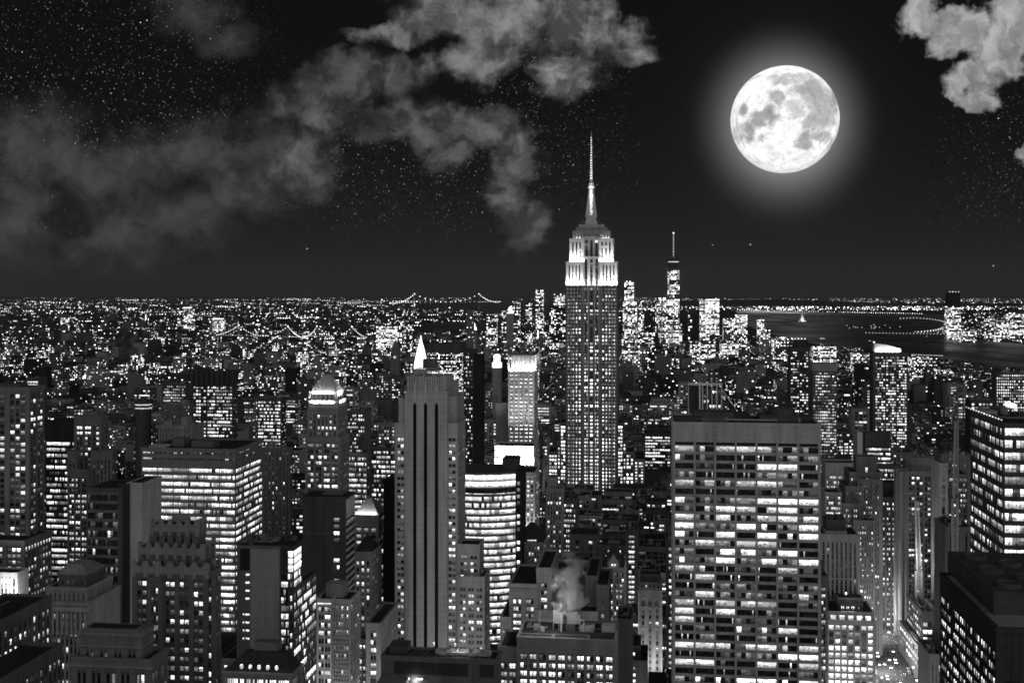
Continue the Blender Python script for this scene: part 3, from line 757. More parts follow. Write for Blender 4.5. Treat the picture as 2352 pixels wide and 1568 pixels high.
T3 = b.tier(60, 86, 574, v + 8, d=16, par=.3, alb=.14, fs=S(n=5, fl=4, wf=.3, top=2, lit=.15))
m = MB()
for k in range(5): m.box(T3['x0'] - 1.2 + k * .9, T3['x1'] + 1 - k * .9, T3['y0'] - 1 + k * .7, T3['y1'] - k, T3['z1'] + .3 + k * .8, T3['z1'] + 1.1 + k * .8)
b.part('stepped_roof', m, wall_mat(.3)); b.done()

# ---- windowless panelled block with glass flank
v = 480
b = Bld('office_block', 'grey panelled block, nearly windowless, with brilliant glass flank on its right', v=v, px=237.4, wall=.15, relief=.2, short='windowless panelled block')
T = b.tier(237.4, 280, 546, v, d=22, par=.5, show=650)
T2 = b.tier(280.2, 293.5, 546, v + .05, xs=301.3, par=.5, alb=.06, fs=S(n=5, g=1, wf=.94, fl=3.45, wb=.12, wt=.82, top=11, lit=.55, row=.2, seg=3, dim=.4, br=1.2), ss=S(n=6, wf=.93, fl=3.45, wb=.1, wt=.85, top=11, lit=.6, seg=3, dim=.4))
L = T['x1'] - T['x0']; hz = T['z1']
m = MB().box(L * .31, L * .985, -.27, -.21, 0, hz - .6); b.part('pale_panel', m, wall_mat(.3, .15))
m = MB().box(L * .07, L * .3, -.27, -.21, hz - 10.3, hz - .7); b.part('louvre_panel', m, wall_mat(.03))
for j in range(9):
    if j == 4: continue
    z = hz - 12.6 - j * 3.45; b.pane('f', L * .2, L * .285, z, z + .8, -.2, 2); (j > 4) and b.pane('f', L * .13, L * .165, z, z + .8, -.2, 1.6)
for k in range(3):
    z = hz - 10.4 + k * 3.1; b.pane('f', T2['x1'] - 2.2, T2['x1'] - .1, z, z + 2.7, -.21, 2.4); b.pane('r', T2['y0'] + .3, T2['y1'] - 1, z, z + 2.7, T2['x1'] + .21, 2.4)
b.rooftop(T, 5, hmax=1.4)
b.tier(289, 293.5, 590, v - 4, xs=316, par=.6, alb=.08, fs=S(n=1, wf=.8, fl=4, lit=.6), ss=S(p=2.2, wf=.92, fl=4, wb=.15, wt=.8, top=.8, lit=.5, row=.5, seg=6, dim=.6, br=1.1))
b.done()
# ---- mansard with round dormer lights
v = 400
b = Bld('mansard_building', 'dark mansard roofed building with five glowing round dormers at the bottom', v=v, px=226, wall=.25, relief=.4, short='dormer mansard')
T = b.tier(225, 291.5, 673, v, xs=301, show=682, par=0, fs=S(n=26, g=5, gf=.82, gw=.2, fl=5, wb=.1, wt=.85, top=1.2, lit=.9, dim=.2, row=0), ss=S(n=6, wf=.6, fl=5, top=1.2, lit=.6))
b.part('cornice', MB().box(T['x0'] - 1, T['x1'] + 1, -1, T['y1'] + .5, T['z1'] + .2, T['z1'] + .8), wall_mat(.3))
zt = T['z1'] + 6.2
b.part('mansard_roof', MB().frustum((T['x0'] - .2, T['x1'] + .2, -.3, T['y1']), (T['x0'] + 5.5, T['x1'] - 4, 5.5, T['y1'] - 2.4), T['z1'] + .81, zt), wall_mat(.05))
for px in (241.5, 250.2, 259, 267.8, 276.5):
    x = u_at(px, v) - b.u0; o = b.part('dormer', MB().box(x - .75, x + .75, .3, 3, T['z1'] + 1.6, T['z1'] + 3.2), wall_mat(.1))
    b.part('dormer_lamp', MB().lathe(x, 0, [(.3, T['z1'] + 1.7), (.58, T['z1'] + 2.1), (.58, T['z1'] + 2.9), (.2, T['z1'] + 3.2)], 8, 3), pane_mat())
b.part('bulkhead', MB().box(8, 17, 7, 12, zt - .5, zt + 3), wall_mat(.16)); b.done()
# ---- scaffolded bright building
v = 520
b = Bld('apartment_tower', 'pale tower wrapped in scaffolding and lit brightly from the street', v=v, px=317, wall=.5, relief=.3, short='scaffolded pale tower')
T = b.tier(317, 332, 600, v, d=24, show=682, fs=S(n=4, g=2, gf=.8, fl=3.7, wb=.2, wt=.75, top=2, lit=.4, dim=.3))
T2 = b.tier(332.2, 350, 600.5, v + .5, xs=359, fs=S(n=6, wf=.45, fl=3.7, lit=.25, dim=.4), ss=S(p=4, fl=3.7, lit=.1, dim=.5))
m = MB(); z1 = T2['z1']
for i in range(9):
    x = T2['x0'] + (T2['x1'] - T2['x0']) * i / 8; m.bar((x, -1.2, 20), (x, -1.2, z1 + 1), .07)
for j in range(26): m.box(T2['x0'], T2['x1'], -1.3, -.6, z1 - j * 1.85, z1 - j * 1.85 + .09)
for j in range(0, 26, 3): m.bar((T2['x0'], -1.25, z1 - j * 1.85), (T2['x0'] + 4, -1.25, z1 - j * 1.85 - 5), .06)
for j in range(22): m.box(T2['x1'] + .8, T2['x1'] + 1.3, 1, T2['y1'], z1 - j * 2, z1 - j * 2 + .09)
b.part('scaffolding', m, wall_mat(.6))
b.pane('f', .3, T['x1'] - .2, T['z1'] - 1.6, T['z1'] - .5, -.36, 2.4)
b.part('penthouse', MB().box(2.5, 11, 6, 14, z1, z1 + 6.5), wall_mat(.3)); b.tank(3, 18, z1 + 6.5, .8); b.done()
X, Y = wpt(u_at(325, 500), 500); area('street_floodlight', (X, Y, 45), (X + 6, Y + 25, 95), 8, 8, 16000)
X, Y = wpt(u_at(362, 520), 520); area('street_floodlight', (X + 3, Y + 6, 50), (X - 8, Y + 18, 90), 6, 6, 9000)

# ---- dark slab, striped right face
v = 620
b = Bld('dark_slab', 'dark windowless slab with one column of lit windows and a striped right side', v=v, px=303, wall=.055, relief=.25, short='dark striped slab')
T = b.tier(303, 345.5, 497, v, xs=354, par=.6, show=590, ss=S(n=1, wf=.97, fl=3.75, wb=.35, wt=1.0, top=10, lit=.0, row=0, dim=.0, vert=False, t=.3), fs=S(n=1, wf=.01, fl=200, top=2, lit=0, dim=0, vert=True))
b.part('pale_corner', MB().box(T['x1'] + .3, T['x1'] + .36, .2, T['y1'] - .2, T['z1'] - 9.6, T['z1'] - .4), wall_mat(.5))
m = MB()
for j in range(30): m.box(T['x1'] + .31, T['x1'] + .6, .2, T['y1'] - .2, T['z1'] - 11 - j * 3.75, T['z1'] - 9.7 - j * 3.75)
b.part('ledges', m, wall_mat(.5))
xx = u_at(336.8, v) - b.u0
for j in range(17):
    l = rnd.choice((0, .2, .3, 2, 2, .1, 1.5)); l and b.pane('f', xx - 1.5, xx + 1.5, T['z1'] - 13 - j * 3.75, T['z1'] - 11 - j * 3.75, -.26, l)
b.pane('r', T['y0'] + 2, T['y1'] - 2, T['z1'] - 15, T['z1'] - 13.3, T['x1'] + .32, .7)
m = MB().box(T['x0'] + 1.5, T['x0'] + 12, -.32, -.26, T['z1'] - 44, T['z1'] - 43.5).box(T['x0'] + 1.5, T['x1'] - 6, -.32, -.26, T['z1'] - 20, T['z1'] - 19.5).box(T['x0'] + 1.5, T['x0'] + 12, -.32, -.26, T['z1'] - 17.5, T['z1'] - 17.2); b.part('seam', m, wall_mat(.1))
b.part('roof_frame', MB().box(T['x0'] + 10, T['x1'] - 2, 2, 2.4, T['z1'] + 1.5, T['z1'] + 2).box(T['x0'] + 10, T['x1'] - 2, 8, 8.4, T['z1'] + 1.5, T['z1'] + 2), wall_mat(.2)); b.done()

# ---- tower with floodlit loggia and pyramid roof
v = 790
b = Bld('pyramid_tower', 'stone tower with floodlit white loggia and pyramid roof', v=v, px=306, wall=.26, relief=.5, short='pyramid roofed tower')
fs = S(n=7, g=1, wf=.45, fl=4.1, wb=.25, wt=.78, top=3, lit=.42, row=.5, dim=.45)
b.tier(306, 339.5, 438, v, xs=348.5, show=497, par=1.2, fs=dict(fs, n=8, g=2, gf=.7), ss=S(p=3.4, fl=4.1, lit=.25, dim=.3))
b.tier(308.2, 337.5, 409, v + 2, xs=346.5, par=1.2, fs=dict(fs, n=7), ss=S(p=3.4, fl=4.1, lit=.35, dim=.3))
b.tier(309.5, 337, 402, v + 3, xs=345.5, par=1.4, alb=.45)
T = b.tier(311.5, 335, 391.5, v + 5, xs=342.5, par=.4, alb=.6, fs=S(n=5, wf=.35, fl=6, wb=.1, wt=.75, top=1.5, lit=0, dim=.1), ss=S(n=4, wf=.35, fl=6, wb=.1, wt=.75, top=1.5, lit=0, dim=.1))
zt = z_at(374.5, b.u0 + 9, v + 14); cx, cy = (T['x0'] + T['x1']) / 2, (T['y0'] + T['y1']) / 2
b.part('roof', MB().frustum((T['x0'] - .4, T['x1'] + .4, T['y0'] - .4, T['y1'] + .4), (cx - 2.2, cx + 2.2, cy - 1.5, cy + 1.5), T['z1'] + .4, zt), wall_mat(.42))
m = MB()
for i in range(7):
    f = -1 + 2 * i / 6; m.bar((cx + f * (T['x1'] - T['x0']) * .5, T['y0'] - .4, T['z1'] + .6), (cx + f * 2, cy - 1.5, zt + .1), .22)
    m.bar((T['x1'] + .4, cy + f * (T['y1'] - T['y0']) * .5, T['z1'] + .6), (cx + 2.2, cy + f * 1.4, zt + .1), .22)
b.part('roof_rib', m, wall_mat(.5))
for sx in (T['x0'] - 1.2, T['x1'] + 1.2):
    b.part('finial', MB().lathe(sx, T['y0'] - 1.2, [(.8, T['z1'] - 8), (.8, T['z1'] - 2), (.2, T['z1'] + 1)], 8), wall_mat(.6))
b.done()
lw_ = lambda lx, ly, lz: (lambda p: (p[0], p[1], lz))(wpt(b.u0 + lx, b.v0 + ly))
area('floodlight', lw_(cx, 1.8, T['z1'] - 7.5), lw_(cx, 5, T['z1'] - 1), 16, .6, 6000)
area('floodlight', lw_(T['x1'] + 4.2, cy, T['z1'] - 7.5), lw_(T['x1'], cy, T['z1'] - 1), 12, .6, 3000)
area('floodlight', lw_(cx, 2.6, T['z1'] - .5), lw_(cx, 8, T['z1'] + 6), 16, .5, 1800)
area('floodlight', lw_(T['x1'] + 3.2, cy, T['z1'] - .5), lw_(T['x1'] - 4, cy, T['z1'] + 6), 12, .5, 700)

# ---- small pyramid tower and neighbours
v = 700
b = Bld('pyramid_tower', 'smaller tower with glowing ledge under its fluted pyramid roof', v=v, px=354, wall=.27, short='small pyramid tower')
T = b.tier(354.5, 378, 515, v, xs=385, par=.8, show=600, fs=S(n=3, wf=.6, fl=4, wb=.25, wt=.8, top=7, lit=.55, dim=.4), ss=S(p=3.5, fl=4, lit=.5, wf=.5))
zt = z_at(497.5, b.u0 + 8, v + 7); b.pyramid(T, zt, k=.22, alb=.34)
b.tier(354.5, 381, 545, v - 3, xs=390.5, fs=S(n=5, wf=.5, fl=4, lit=.5, dim=.3), ss=S(p=4.5, wf=.7, fl=5, lit=.75, br=1.2)); b.done()
cx, cy = (T['x0'] + T['x1']) / 2, (T['y0'] + T['y1']) / 2
area('floodlight', lw_(0, 0, 0) if 0 else (lambda p: (p[0], p[1], T['z1'] + 1.2))(wpt(b.u0 + cx, b.v0 - 1.4)), (lambda p: (p[0], p[1], T['z1'] + 6))(wpt(b.u0 + cx, b.v0 + 4)), 14, .4, 1500)
v = 640
b = Bld('hip_roof_building', 'dark hip roofed building before the small pyramid tower', v=v, px=354, wall=.26)
T = b.tier(354.5, 371.5, 552, v, xs=379, par=.6, show=682, fs=S(n=3, wf=.45, fl=3.9, wb=.2, wt=.75, top=4, lit=.5), ss=S(p=3.6, fl=3.9, lit=.15, wf=.4))
b.pyramid(T, z_at(536, b.u0 + 5, v + 4), k=.1, alb=.05)
b.tier(354.5, 367, 640, v - 30, xs=372, fs=S(n=3, fl=3.9, lit=.6)); b.done()
v = 560
b = Bld('apartment_block', 'stone block with flat dark roof and two columns of paired windows', v=v, px=366, wall=.26, short='flat roofed stone block')
b.tier(367, 380, 624, v, xs=397, show=682, fs=S(n=2, g=2, gf=.5, fl=3.8, wb=.2, wt=.75, top=3, lit=.55, row=.8, seg=2), ss=S(p=2.6, fl=3.8, lit=.35, wf=.4)); b.done()
b = Bld('black_slab', 'plain black slab between small pyramid tower and striped tower', v=690, px=383, wall=.02)
b.tier(384.5, 397, 480, 690, d=25, show=600, par=.4); b.done()

# ---- foreground roof, bottom centre
v = 420
b = Bld('foreground_building', 'dark panelled building at the bottom centre with floodlit fans on its roof', v=v, px=382, wall=.13, relief=.3, short='foreground fan roof')
T = b.tier(382, 496, 659, v, xs=500, show=682, par=1.0)
L = T['x1']; z = T['z1']
for a0, a1 in ((.11, .76), (.86, .985)):
    b.part('wall_panel', MB().box(L * a0, L * a1, -.42, -.31, z - 5.6, z - .4), wall_mat(.045))
b.part('bulkhead', MB().box(1.5, 8.5, 5, 12, z, z + 3.2), wall_mat(.08))
b.part('ledge_block', MB().box(0, L * .24, -9, -.45, 20, z - 6.4), wall_mat(.2))
for i in range(5):
    x = L * .5 + i * L * .095; b.part('fan', MB().lathe(x, 7, [(2.6, z + .4), (2.7, z + 1.5), (2.3, z + 1.6), (2.2, z + 1.0)], 16), wall_mat(.42))
    b.part('pipe', MB().bar((x + 2.4, 3, z + 2), (x + 1.6, 11, z + 2), .18).bar((x + 2.4, 3, z + .2), (x + 2.4, 3, z + 2), .15), wall_mat(.4))
m = MB()
for i in range(6): m.bar((9 + i * 2.4, 2, z + .3), (11.5 + i * 2.4, 9, z + .3), .16)
m.box(2, L - 2, 1, 1.3, z + .3, z + .8); b.part('roof_pipework', m, wall_mat(.12))
for px, pw in ((455, 1), (434, .6)):
    x = u_at(px, v + 6) - b.u0; b.part('roof_lamp', MB().bar((x, 6, z), (x, 6, z + 3.6), .1).lathe(x, 6, [(.15, z + 3.4), (.42 * pw + .1, z + 3.8), (.42 * pw + .1, z + 4.2), (.1, z + 4.6)], 8, 3), pane_mat())
for px in (404, 408, 418, 421):
    x = u_at(px, v - 1) - b.u0; b.part('wall_lamp', MB().box(x - .5, x + .5, -.8, -.35, z - 7.6, z - 7.0, 3), pane_mat())
b.done()
X, Y = wpt(b.u0 + L * .66, v + 5); point('roof_point_light', (X, Y, z + 5), 900, .3)
X, Y = wpt(b.u0 + L * .3, v - 1.5); point('wall_lamp_light', (X, Y, z - 8), 500, .3)

# ---- curved bright office
v = 765
b = Bld('curved_office', 'curved glass office with brilliant white bands behind the striped tower', v=v, px=455, wall=.3, relief=.2, short='curved bright office')
xa, xb = u_at(455, v) - b.u0, u_at(515, v + 4) - b.u0
poly = [(xa + (xb - xa) * i / 12, 2.5 - 5.5 * math.sin(math.pi * min(1, .15 + .72 * i / 12)) + (i / 12) ** 3 * 6) for i in range(13)]
zt = z_at(472.5, b.u0 + 20, v); full = poly + [(xb, 40), (xa, 40)]
FOOT.append((b.u0 + xa, b.u0 + xb, v - 3, v + 40)); TOPS.append(473); SHOW.append((464, 521, v - 4, 600)); NAMED.append((490, 473, b.short))
gl = MB().prism(full, 0, zt - .1); b.part('glazing', gl, glass_mat())
fl = 4.45; m = MB(); r = random.Random(3)
out = [(x, y - .35) for x, y in poly] + [(xb + .3, 40), (xa, 40)]
def band(z0, z1): m.prism([(x, y) for x, y in out], z0, z1)
band(zt - 1.1, zt)
panes = []
for j in range(34):
    zf = zt - 1.1 - j * fl
    if j < 2: ztop_, zbot = zf, zf - 3.6
    else: ztop_, zbot = zf - 1.2, zf - 3.9
    if zbot < 5: break
    if j == 2: zf -= 0; ztop_, zbot = zf - 3.4, zf - 3.9
    band(zbot - (.75 if j != 1 else .9), zbot - .02)
    if j > 2: band(zf - .9, zf - .6)
    for i in range(12):
        (xA, yA), (xB, yB) = poly[i], poly[i + 1]
        for h in (0, 1):
            p = (xA + (xB - xA) * h / 2, yA + (yB - yA) * h / 2); q = (xA + (xB - xA) * (h + 1) / 2, yA + (yB - yA) * (h + 1) / 2)
            l = 2.2 if j < 2 else r.choice((1.1, 1.5, 1.8, 1.8, 1.4, .9, .4)) if r.random() < .95 else 0
            if l: panes.append((p, q, zbot, ztop_, l))
b.part('wall', m, wall_mat(.3))
for k, (p, q, z0, z1, l) in enumerate(panes):
    if k == 0: rest = MB()
    mm = MB() if k < 100 else rest
    e = (q[0] - p[0]) * .012
    mm.quad([(p[0] + e, p[1] - .06, z0), (q[0] - e, q[1] - .06, z0), (q[0] - e, q[1] - .06, z1), (p[0] + e, p[1] - .06, z1)], l)
    if k < 100: b.part('window', mm, pane_mat())
b.part('windows', rest, pane_mat())['kind'] = 'stuff'
b.part('roof_deck', MB().prism(full, zt + .01, zt + .3), wall_mat(.09))
b.wall = .05
b.tier(515.3, 521.5, 471, v + 8, d=26, par=.4, alb=.035, fs=S(n=1, wf=.6, fl=4.45, lit=.4, dim=.4)); b.tier(502.5, 517, 459, v + 14, d=18, yb=472, par=.4, alb=.09)
b.done()

# ---- white floodlit tower and its podium
v = 1100
b = Bld('white_tower', 'white tower with floodlit finned crown left of the floodlit spire tower', v=v, px=508.7, wall=.5, relief=.5, short='white finned tower')
T = b.tier(508.7, 533.8, 369, v, xs=537.5, show=443, par=0, fs=S(n=10, g=2, gf=.6, gw=.1, em=.4, fl=3.7, wb=.4, wt=.8, top=.6, lit=.93, row=.1, dim=.5, br=1.5, vert=True), ss=S(n=5, wf=.4, fl=3.7, lit=.3, dim=.4))
for i in range(10):
    x = T['x0'] + .8 + (T['x1'] - T['x0'] - 1.6) * i / 9
zt = z_at(355, b.u0, v)
b.part('crown_wall', MB().box(T['x0'] + 2, T['x1'] - 2, 2.5, T['y1'] - 2, T['z1'], zt), wall_mat(.55))
m = MB()
for i in range(6):
    x = T['x0'] + (T['x1'] - T['x0']) * i / 5; m.box(x - .6, x + .6, -.5, 2.4, T['z1'] + .2, zt)
for i in range(1, 5):
    y = T['y1'] * i / 4; m.box(T['x1'] - 1.9, T['x1'] + .5, y - .5, y + .5, T['z1'] + .2, zt)
b.part('crown_fin', m, wall_mat(.6)); b.part('roof_deck', MB().box(T['x0'] - .5, T['x1'] + .5, -.5, T['y1'] + .5, zt, zt + .7), wall_mat(.2)); b.rooftop(dict(T, z1=zt + .7), 3, hmax=4); b.done()
lw_ = lambda lx, ly, lz: (lambda p: (p[0], p[1], lz))(wpt(b.u0 + lx, b.v0 + ly))
area('floodlight', lw_((T['x0'] + T['x1']) / 2, -2.4, T['z1'] - .5), lw_((T['x0'] + T['x1']) / 2, 2.5, T['z1'] + 7), 24, .8, 7500)
area('floodlight', lw_(T['x1'] + 3, 8, T['z1'] - .5), lw_(T['x1'] - 2, 8, T['z1'] + 7), 12, .8, 7000)
area('floodlight', lw_((T['x0'] + T['x1']) / 2, -26, T['z1'] - 85), lw_((T['x0'] + T['x1']) / 2, 0, T['z1'] - 60), 24, 6, 70000)
v = 1050
b = Bld('podium_building', 'low white building, brilliantly lit, at the foot of white finned tower', v=v, px=495, wall=.6, relief=.5, short='brilliant white podium')
T = b.tier(495.5, 533, 446.5, v, xs=536, show=468, fs=S(n=9, wf=.35, fl=5, wb=.3, wt=.7, top=4.5, lit=0, dim=.2)); b.tier(495.5, 533.5, 458, v - 10, d=9.5, par=.5, fs=S(n=9, wf=.3, fl=5, wb=.3, wt=.7, top=3, lit=.1, dim=.2)); b.done()
lw_ = lambda lx, ly, lz: (lambda p: (p[0], p[1], lz))(wpt(b.u0 + lx, b.v0 + ly))
area('floodlight', lw_((T['x0'] + T['x1']) / 2, -24, T['z1'] - 6), lw_((T['x0'] + T['x1']) / 2, 0, T['z1'] - 8), 34, 5, 50000)
b = Bld('blank_tower', 'plain grey windowless tower beside the white finned tower', v=1135, px=496, wall=.34)
b.tier(496, 506.5, 403, 1135, xs=507.7, show=440, par=.6); b.done()
# ---- twin dark slabs right of striped tower
b = Bld('thin_tower', 'thin dark tower with fine lit window columns right of the striped tower', v=1020, px=466, wall=.08, short='thin dark tower')
b.tier(463.5, 473.2, 350, 1020, d=20, show=455, fs=S(n=5, wf=.5, fl=3.3, lit=.33, dim=.4, br=1.2)); b.done()
b = Bld('black_slab', 'narrow black slab tower almost without lights right of the thin dark tower', v=990, px=474, wall=.03)
b.tier(474, 482, 355, 990, xs=484, show=455, ss=S(n=5, fl=3.3, lit=.3, wf=.5)); b.done()

# ---- mansarded block under curved office
v = 790
b = Bld('gabled_building', 'stone building with steep dark hip roof below the spire tower', v=v, px=516, wall=.27, short='steep hip roofed building')
T = b.tier(516, 543.5, 542, v, xs=547.5, show=580, par=.6, fs=S(n=9, g=1, wf=.45, fl=4.2, wb=.2, wt=.75, top=1.5, lit=.25, dim=.4), ss=S(n=4, fl=4.2, lit=.2))
b.pyramid(T, z_at(524.5, b.u0 + 8, v + 6), k=.14, alb=.06)
b.part('dormer_lights', MB().box(8, 14, .2, 1.2, T['z1'] + 1.0, T['z1'] + 1.8, .8), pane_mat()); b.done()
v = 905
b = Bld('striped_block', 'narrow block with brilliant vertical light strips behind the curved office', v=v, px=521.5, wall=.6, short='light strip block')
b.tier(521.8, 534.5, 473, v, xs=539, show=530, fs=S(n=3, wf=.55, fl=3.7, wb=.2, wt=.8, top=1, lit=.5, dim=.3, vert=True), ss=S(n=3, fl=3.7, lit=.4)); b.done()
lw_ = lambda lx, ly, lz: (lambda p: (p[0], p[1], lz))(wpt(b.u0 + lx, b.v0 + ly))
area('floodlight', lw_(3, -8, 60), lw_(4, 0, 100), 6, 3, 12000)
for (nm, lab, xl, xr, xs, yt, v, wl_, sp, yb) in (
    ('setback_block', 'pale stepped block with vertical piers below left of spire tower', 546.5, 562, 563.5, 489, 935, .36, S(n=5, g=1, wf=.45, fl=3.9, lit=.25, dim=.3, vert=True), 525),
    ('loft_block', 'block with four bright window rows right of pale stepped block', 563.5, 576, None, 501, 950, .14, S(n=6, wf=.55, fl=4.2, lit=.6, row=.3), 520),
    ('narrow_block', 'narrow masonry block directly left of pale gabled gothic building', 594.5, 601, None, 561, 765, .22, S(n=2, g=2, gf=.5, fl=4, lit=.85, top=6), 620),
    ('dark_block', 'dark block with a bright string of windows right of the gabled gothic building', 626, 637, None, 530, 830, .08, S(n=2, g=2, gf=.6, fl=3.6, lit=.85, top=3), 600),
    ('blank_block', 'plain pale blank block in the low rooftops below the spire', 618, 631.5, None, 620, 600, .3, None, 665),
    ('narrow_block', 'narrow dark block hugging the left edge of broad pale slab', 667, 674, None, 541, 700, .07, S(n=3, g=2, gf=.6, fl=3.8, lit=.75, top=3), 660),
    ('narrow_block', 'narrow masonry sliver right of broad pale slab with paired lit windows', 819.8, 827, None, 577, 650, .2, S(n=2, g=2, gf=.7, fl=3.6, lit=.5, top=5), 682),
    ('office_block', 'block of tight bright window grid left of the thin dark tower, by small pyramid tower', 371, 396, None, 448, 860, .12, S(n=10, g=2, gf=.8, fl=3.6, lit=.6, dim=.3, row=.3), 478),
    ('office_block', 'low white-lit office behind the pyramid roofed tower', 348.5, 367, 369, 454, 880, .4, S(n=12, wf=.7, fl=4.2, lit=.85, row=.3), 480),
    ('masonry_block', 'plain pale masonry block behind bright banded office', 260, 290, 292, 449, 900, .2, S(n=8, wf=.3, fl=4, lit=.08, dim=.2), 500),
    ('office_block', 'mid block with bright evenly lit grid left of pyramid roofed tower', 257.5, 281, 286, 399, 1160, .1, S(n=12, g=3, gf=.9, fl=3.6, lit=.7, dim=.3, row=.1, br=1.2), 450),
    ('chimney_block', 'pale block with stair towers behind the bright banded office', 159, 192, None, 426, 900, .3, S(n=12, wf=.3, fl=4, lit=.05, dim=.1), 445),
    ('slab_block', 'pale low slab left of the dark crowned tower', 161, 190, None, 404, 1250, .2, S(n=16, wf=.3, fl=3.6, lit=.12, dim=.2), 424),
    ('office_block', 'distant tidy grid office above the pale low slab', 163, 186, None, 384, 1560, .1, S(n=12, wf=.6, fl=4, lit=.7), 402),
    ('office_block', 'lit office with pale top band at the far right edge', 996, 1040, None, 373, 1900, .12, S(n=20, wf=.5, fl=4.6, lit=.7, br=1.2), 400),
    ('office_block', 'small tower of bright windows above left of small pyramid tower', 345.5, 365, None, 412, 1120, .12, S(n=9, wf=.6, fl=3.9, lit=.4), 440),
    ):
    b = Bld(nm, lab, v=v, px=xl, wall=wl_, short=None)
    T = b.tier(xl, xr, yt, v, xs=xs, d=None if xs else 24, show=yb, fs=sp, ss=S(p=4, fl=3.8, lit=.25) if xs else None)
    if nm == 'setback_block': b.tier(548, 556, 478, v + 6, d=14)
    if nm == 'chimney_block': b.tier(182, 187, 418, v + 4, d=8)
    b.rooftop(T, 2, tank=nm in ('loft_block', 'narrow_block')); b.done()

# ---- dark crowned tower, left middle distance
v = 1150
b = Bld('crowned_tower', 'broad tower with dark finned crown above bright dense windows, left of centre', v=v, px=192, wall=.1, relief=.4, short='dark crowned tower')
fs = S(n=5, g=1, wf=.75, fl=3.6, wb=.25, wt=.8, top=.5, lit=.55, dim=.3, br=1.1)
T = b.tier(193, 206.5, 385, v + 6, d=22, par=0, show=438, fs=fs); T2 = b.tier(207, 232.5, 385, v, xs=236.5, par=0, show=438, fs=dict(fs, n=13, g=1, lit=.75), ss=S(n=5, fl=3.6, lit=.2))
zt = z_at(370, b.u0, v); m = MB().box(0.3, T2['x1'] + .5, 1, T2['y1'] + 4, T2['z1'], zt - 1)
for i in range(9):
    x = T2['x1'] * i / 8.; m.box(x - 1.3, x + 1.3, -1.2, 2, T2['z1'] - 2, zt + .6)
b.part('crown', m, wall_mat(.07)); b.done()
# ---- round lit tower
v = 1260
b = Bld('round_tower', 'round dark tower with two bright rings near its top, left of dark crowned tower', v=v, px=140, wall=.09)
u = u_at(140, v) - b.u0; zt = z_at(401, b.u0, v); FOOT.append((b.u0 - 10, b.u0 + 10, v - 2, v + 18)); TOPS.append(401); SHOW.append((131, 148, v, 440))
b.part('drum', MB().lathe(0, 9, [(9, 0), (9, zt - 3), (7.5, zt - 2.8), (7.5, zt + 1), (4, zt + 1.1), (4, zt + 4)], 24), wall_mat(.09))
for z in (zt - 5, zt - 9): b.part('light_ring', MB().lathe(0, 9, [(9.1, z), (9.1, z + 1.5)], 24, .9), pane_mat())
b.done()

# ---- steam block, bottom centre right
v = 560
b = Bld('loft_building', 'wide pale loft building with steaming cooling tower on its roof', v=v, px=510, wall=.36, relief=.4, short='steaming loft building')
fs = S(n=6, g=3, gf=.62, gw=.15, fl=3.45, wb=.2, wt=.75, top=6, lit=.82, row=.2, dim=.5, seg=3, br=1.5)
b.tier(510, 537, 585, v, d=40, show=682, fs=fs)
b.tier(537.2, 551, 569, v + .5, d=40, fs=dict(fs, n=2, g=2, gf=.5, lit=.6)); T = b.tier(551.2, 586, 573, v + 26, d=22, alb=.15); b.tier(586.2, 597, 577, v + 8, d=40, alb=.2, fs=dict(fs, n=2, g=1, wf=.3, top=20, lit=.4)); b.tier(597.2, 608, 586, v + 1, d=32, alb=.18, fs=dict(fs, n=1, g=1, wf=.3, top=9, lit=.4))
b.tier(501, 509.8, 618, v - 6, d=40, fs=dict(fs, n=2, g=2, top=5, lit=.5)); b.tier(537.2, 597, 612, v - 4, d=12, zt=None, fs=dict(fs, n=8, g=2, lit=.3))
b.part('cornice', MB().box(.2, 13, -.9, -.1, z_at(588, b.u0, v), z_at(587, b.u0, v)), wall_mat(.3)); b.done()
v = 470
b = Bld('loft_building', 'nearest loft building with paired bright windows and a long flat dark roof', v=v, px=518, wall=.26, relief=.4, short='near loft building')
fs = S(n=20, g=2, gf=.72, gw=.14, em=.4, fl=3.45, wb=.2, wt=.76, top=5.2, lit=.66, row=.2, dim=.75, seg=3, br=1.5)
T = b.tier(518, 615, 640, v, d=26, show=682, fs=fs); b.tier(499, 517.6, 648, v + 3, d=24, fs=dict(fs, n=4)); 
T2 = b.tier(519, 552, 636, v + 1.2, d=3.5, alb=.16, par=.3); T3 = b.tier(554, 588, 637.5, v + 1.0, d=4, alb=.16, par=.3, fs=S(n=13, wf=.6, fl=2.2, wb=.2, wt=.9, top=.5, lit=.6, dim=.4))
b.rooftop(dict(T, x0=T['x0'] + 14, x1=T['x1'], y0=8), 3, hmax=3); b.rooftop(dict(T, x1=T['x0'] + 13, y0=8), 1, hmax=3)
z = T['z1']; x = u_at(554, v + 18) - b.u0
b.part('cooling_tower', MB().box(x, x + 11.5, 14, 20, z + 3, z + 8.5), wall_mat(.3))
m = MB()
for i in range(6): m.bar((x + i * 2.3, 14, z), (x + i * 2.3, 14, z + 3), .18)
b.part('cooling_tower_frame', m, wall_mat(.3)); b.part('vent_pipe', MB().bar((x + 3.6, 12, z), (x + 3.6, 12, z + 8), .5).bar((x + 13, 13, z), (x + 13, 13, z + 5), .35).bar((x + 13, 13, z + 5), (x + 11, 13, z + 5), .35), wall_mat(.4))
b.done(); COOL = (b, x + 5.5, 17, z + 8.5)
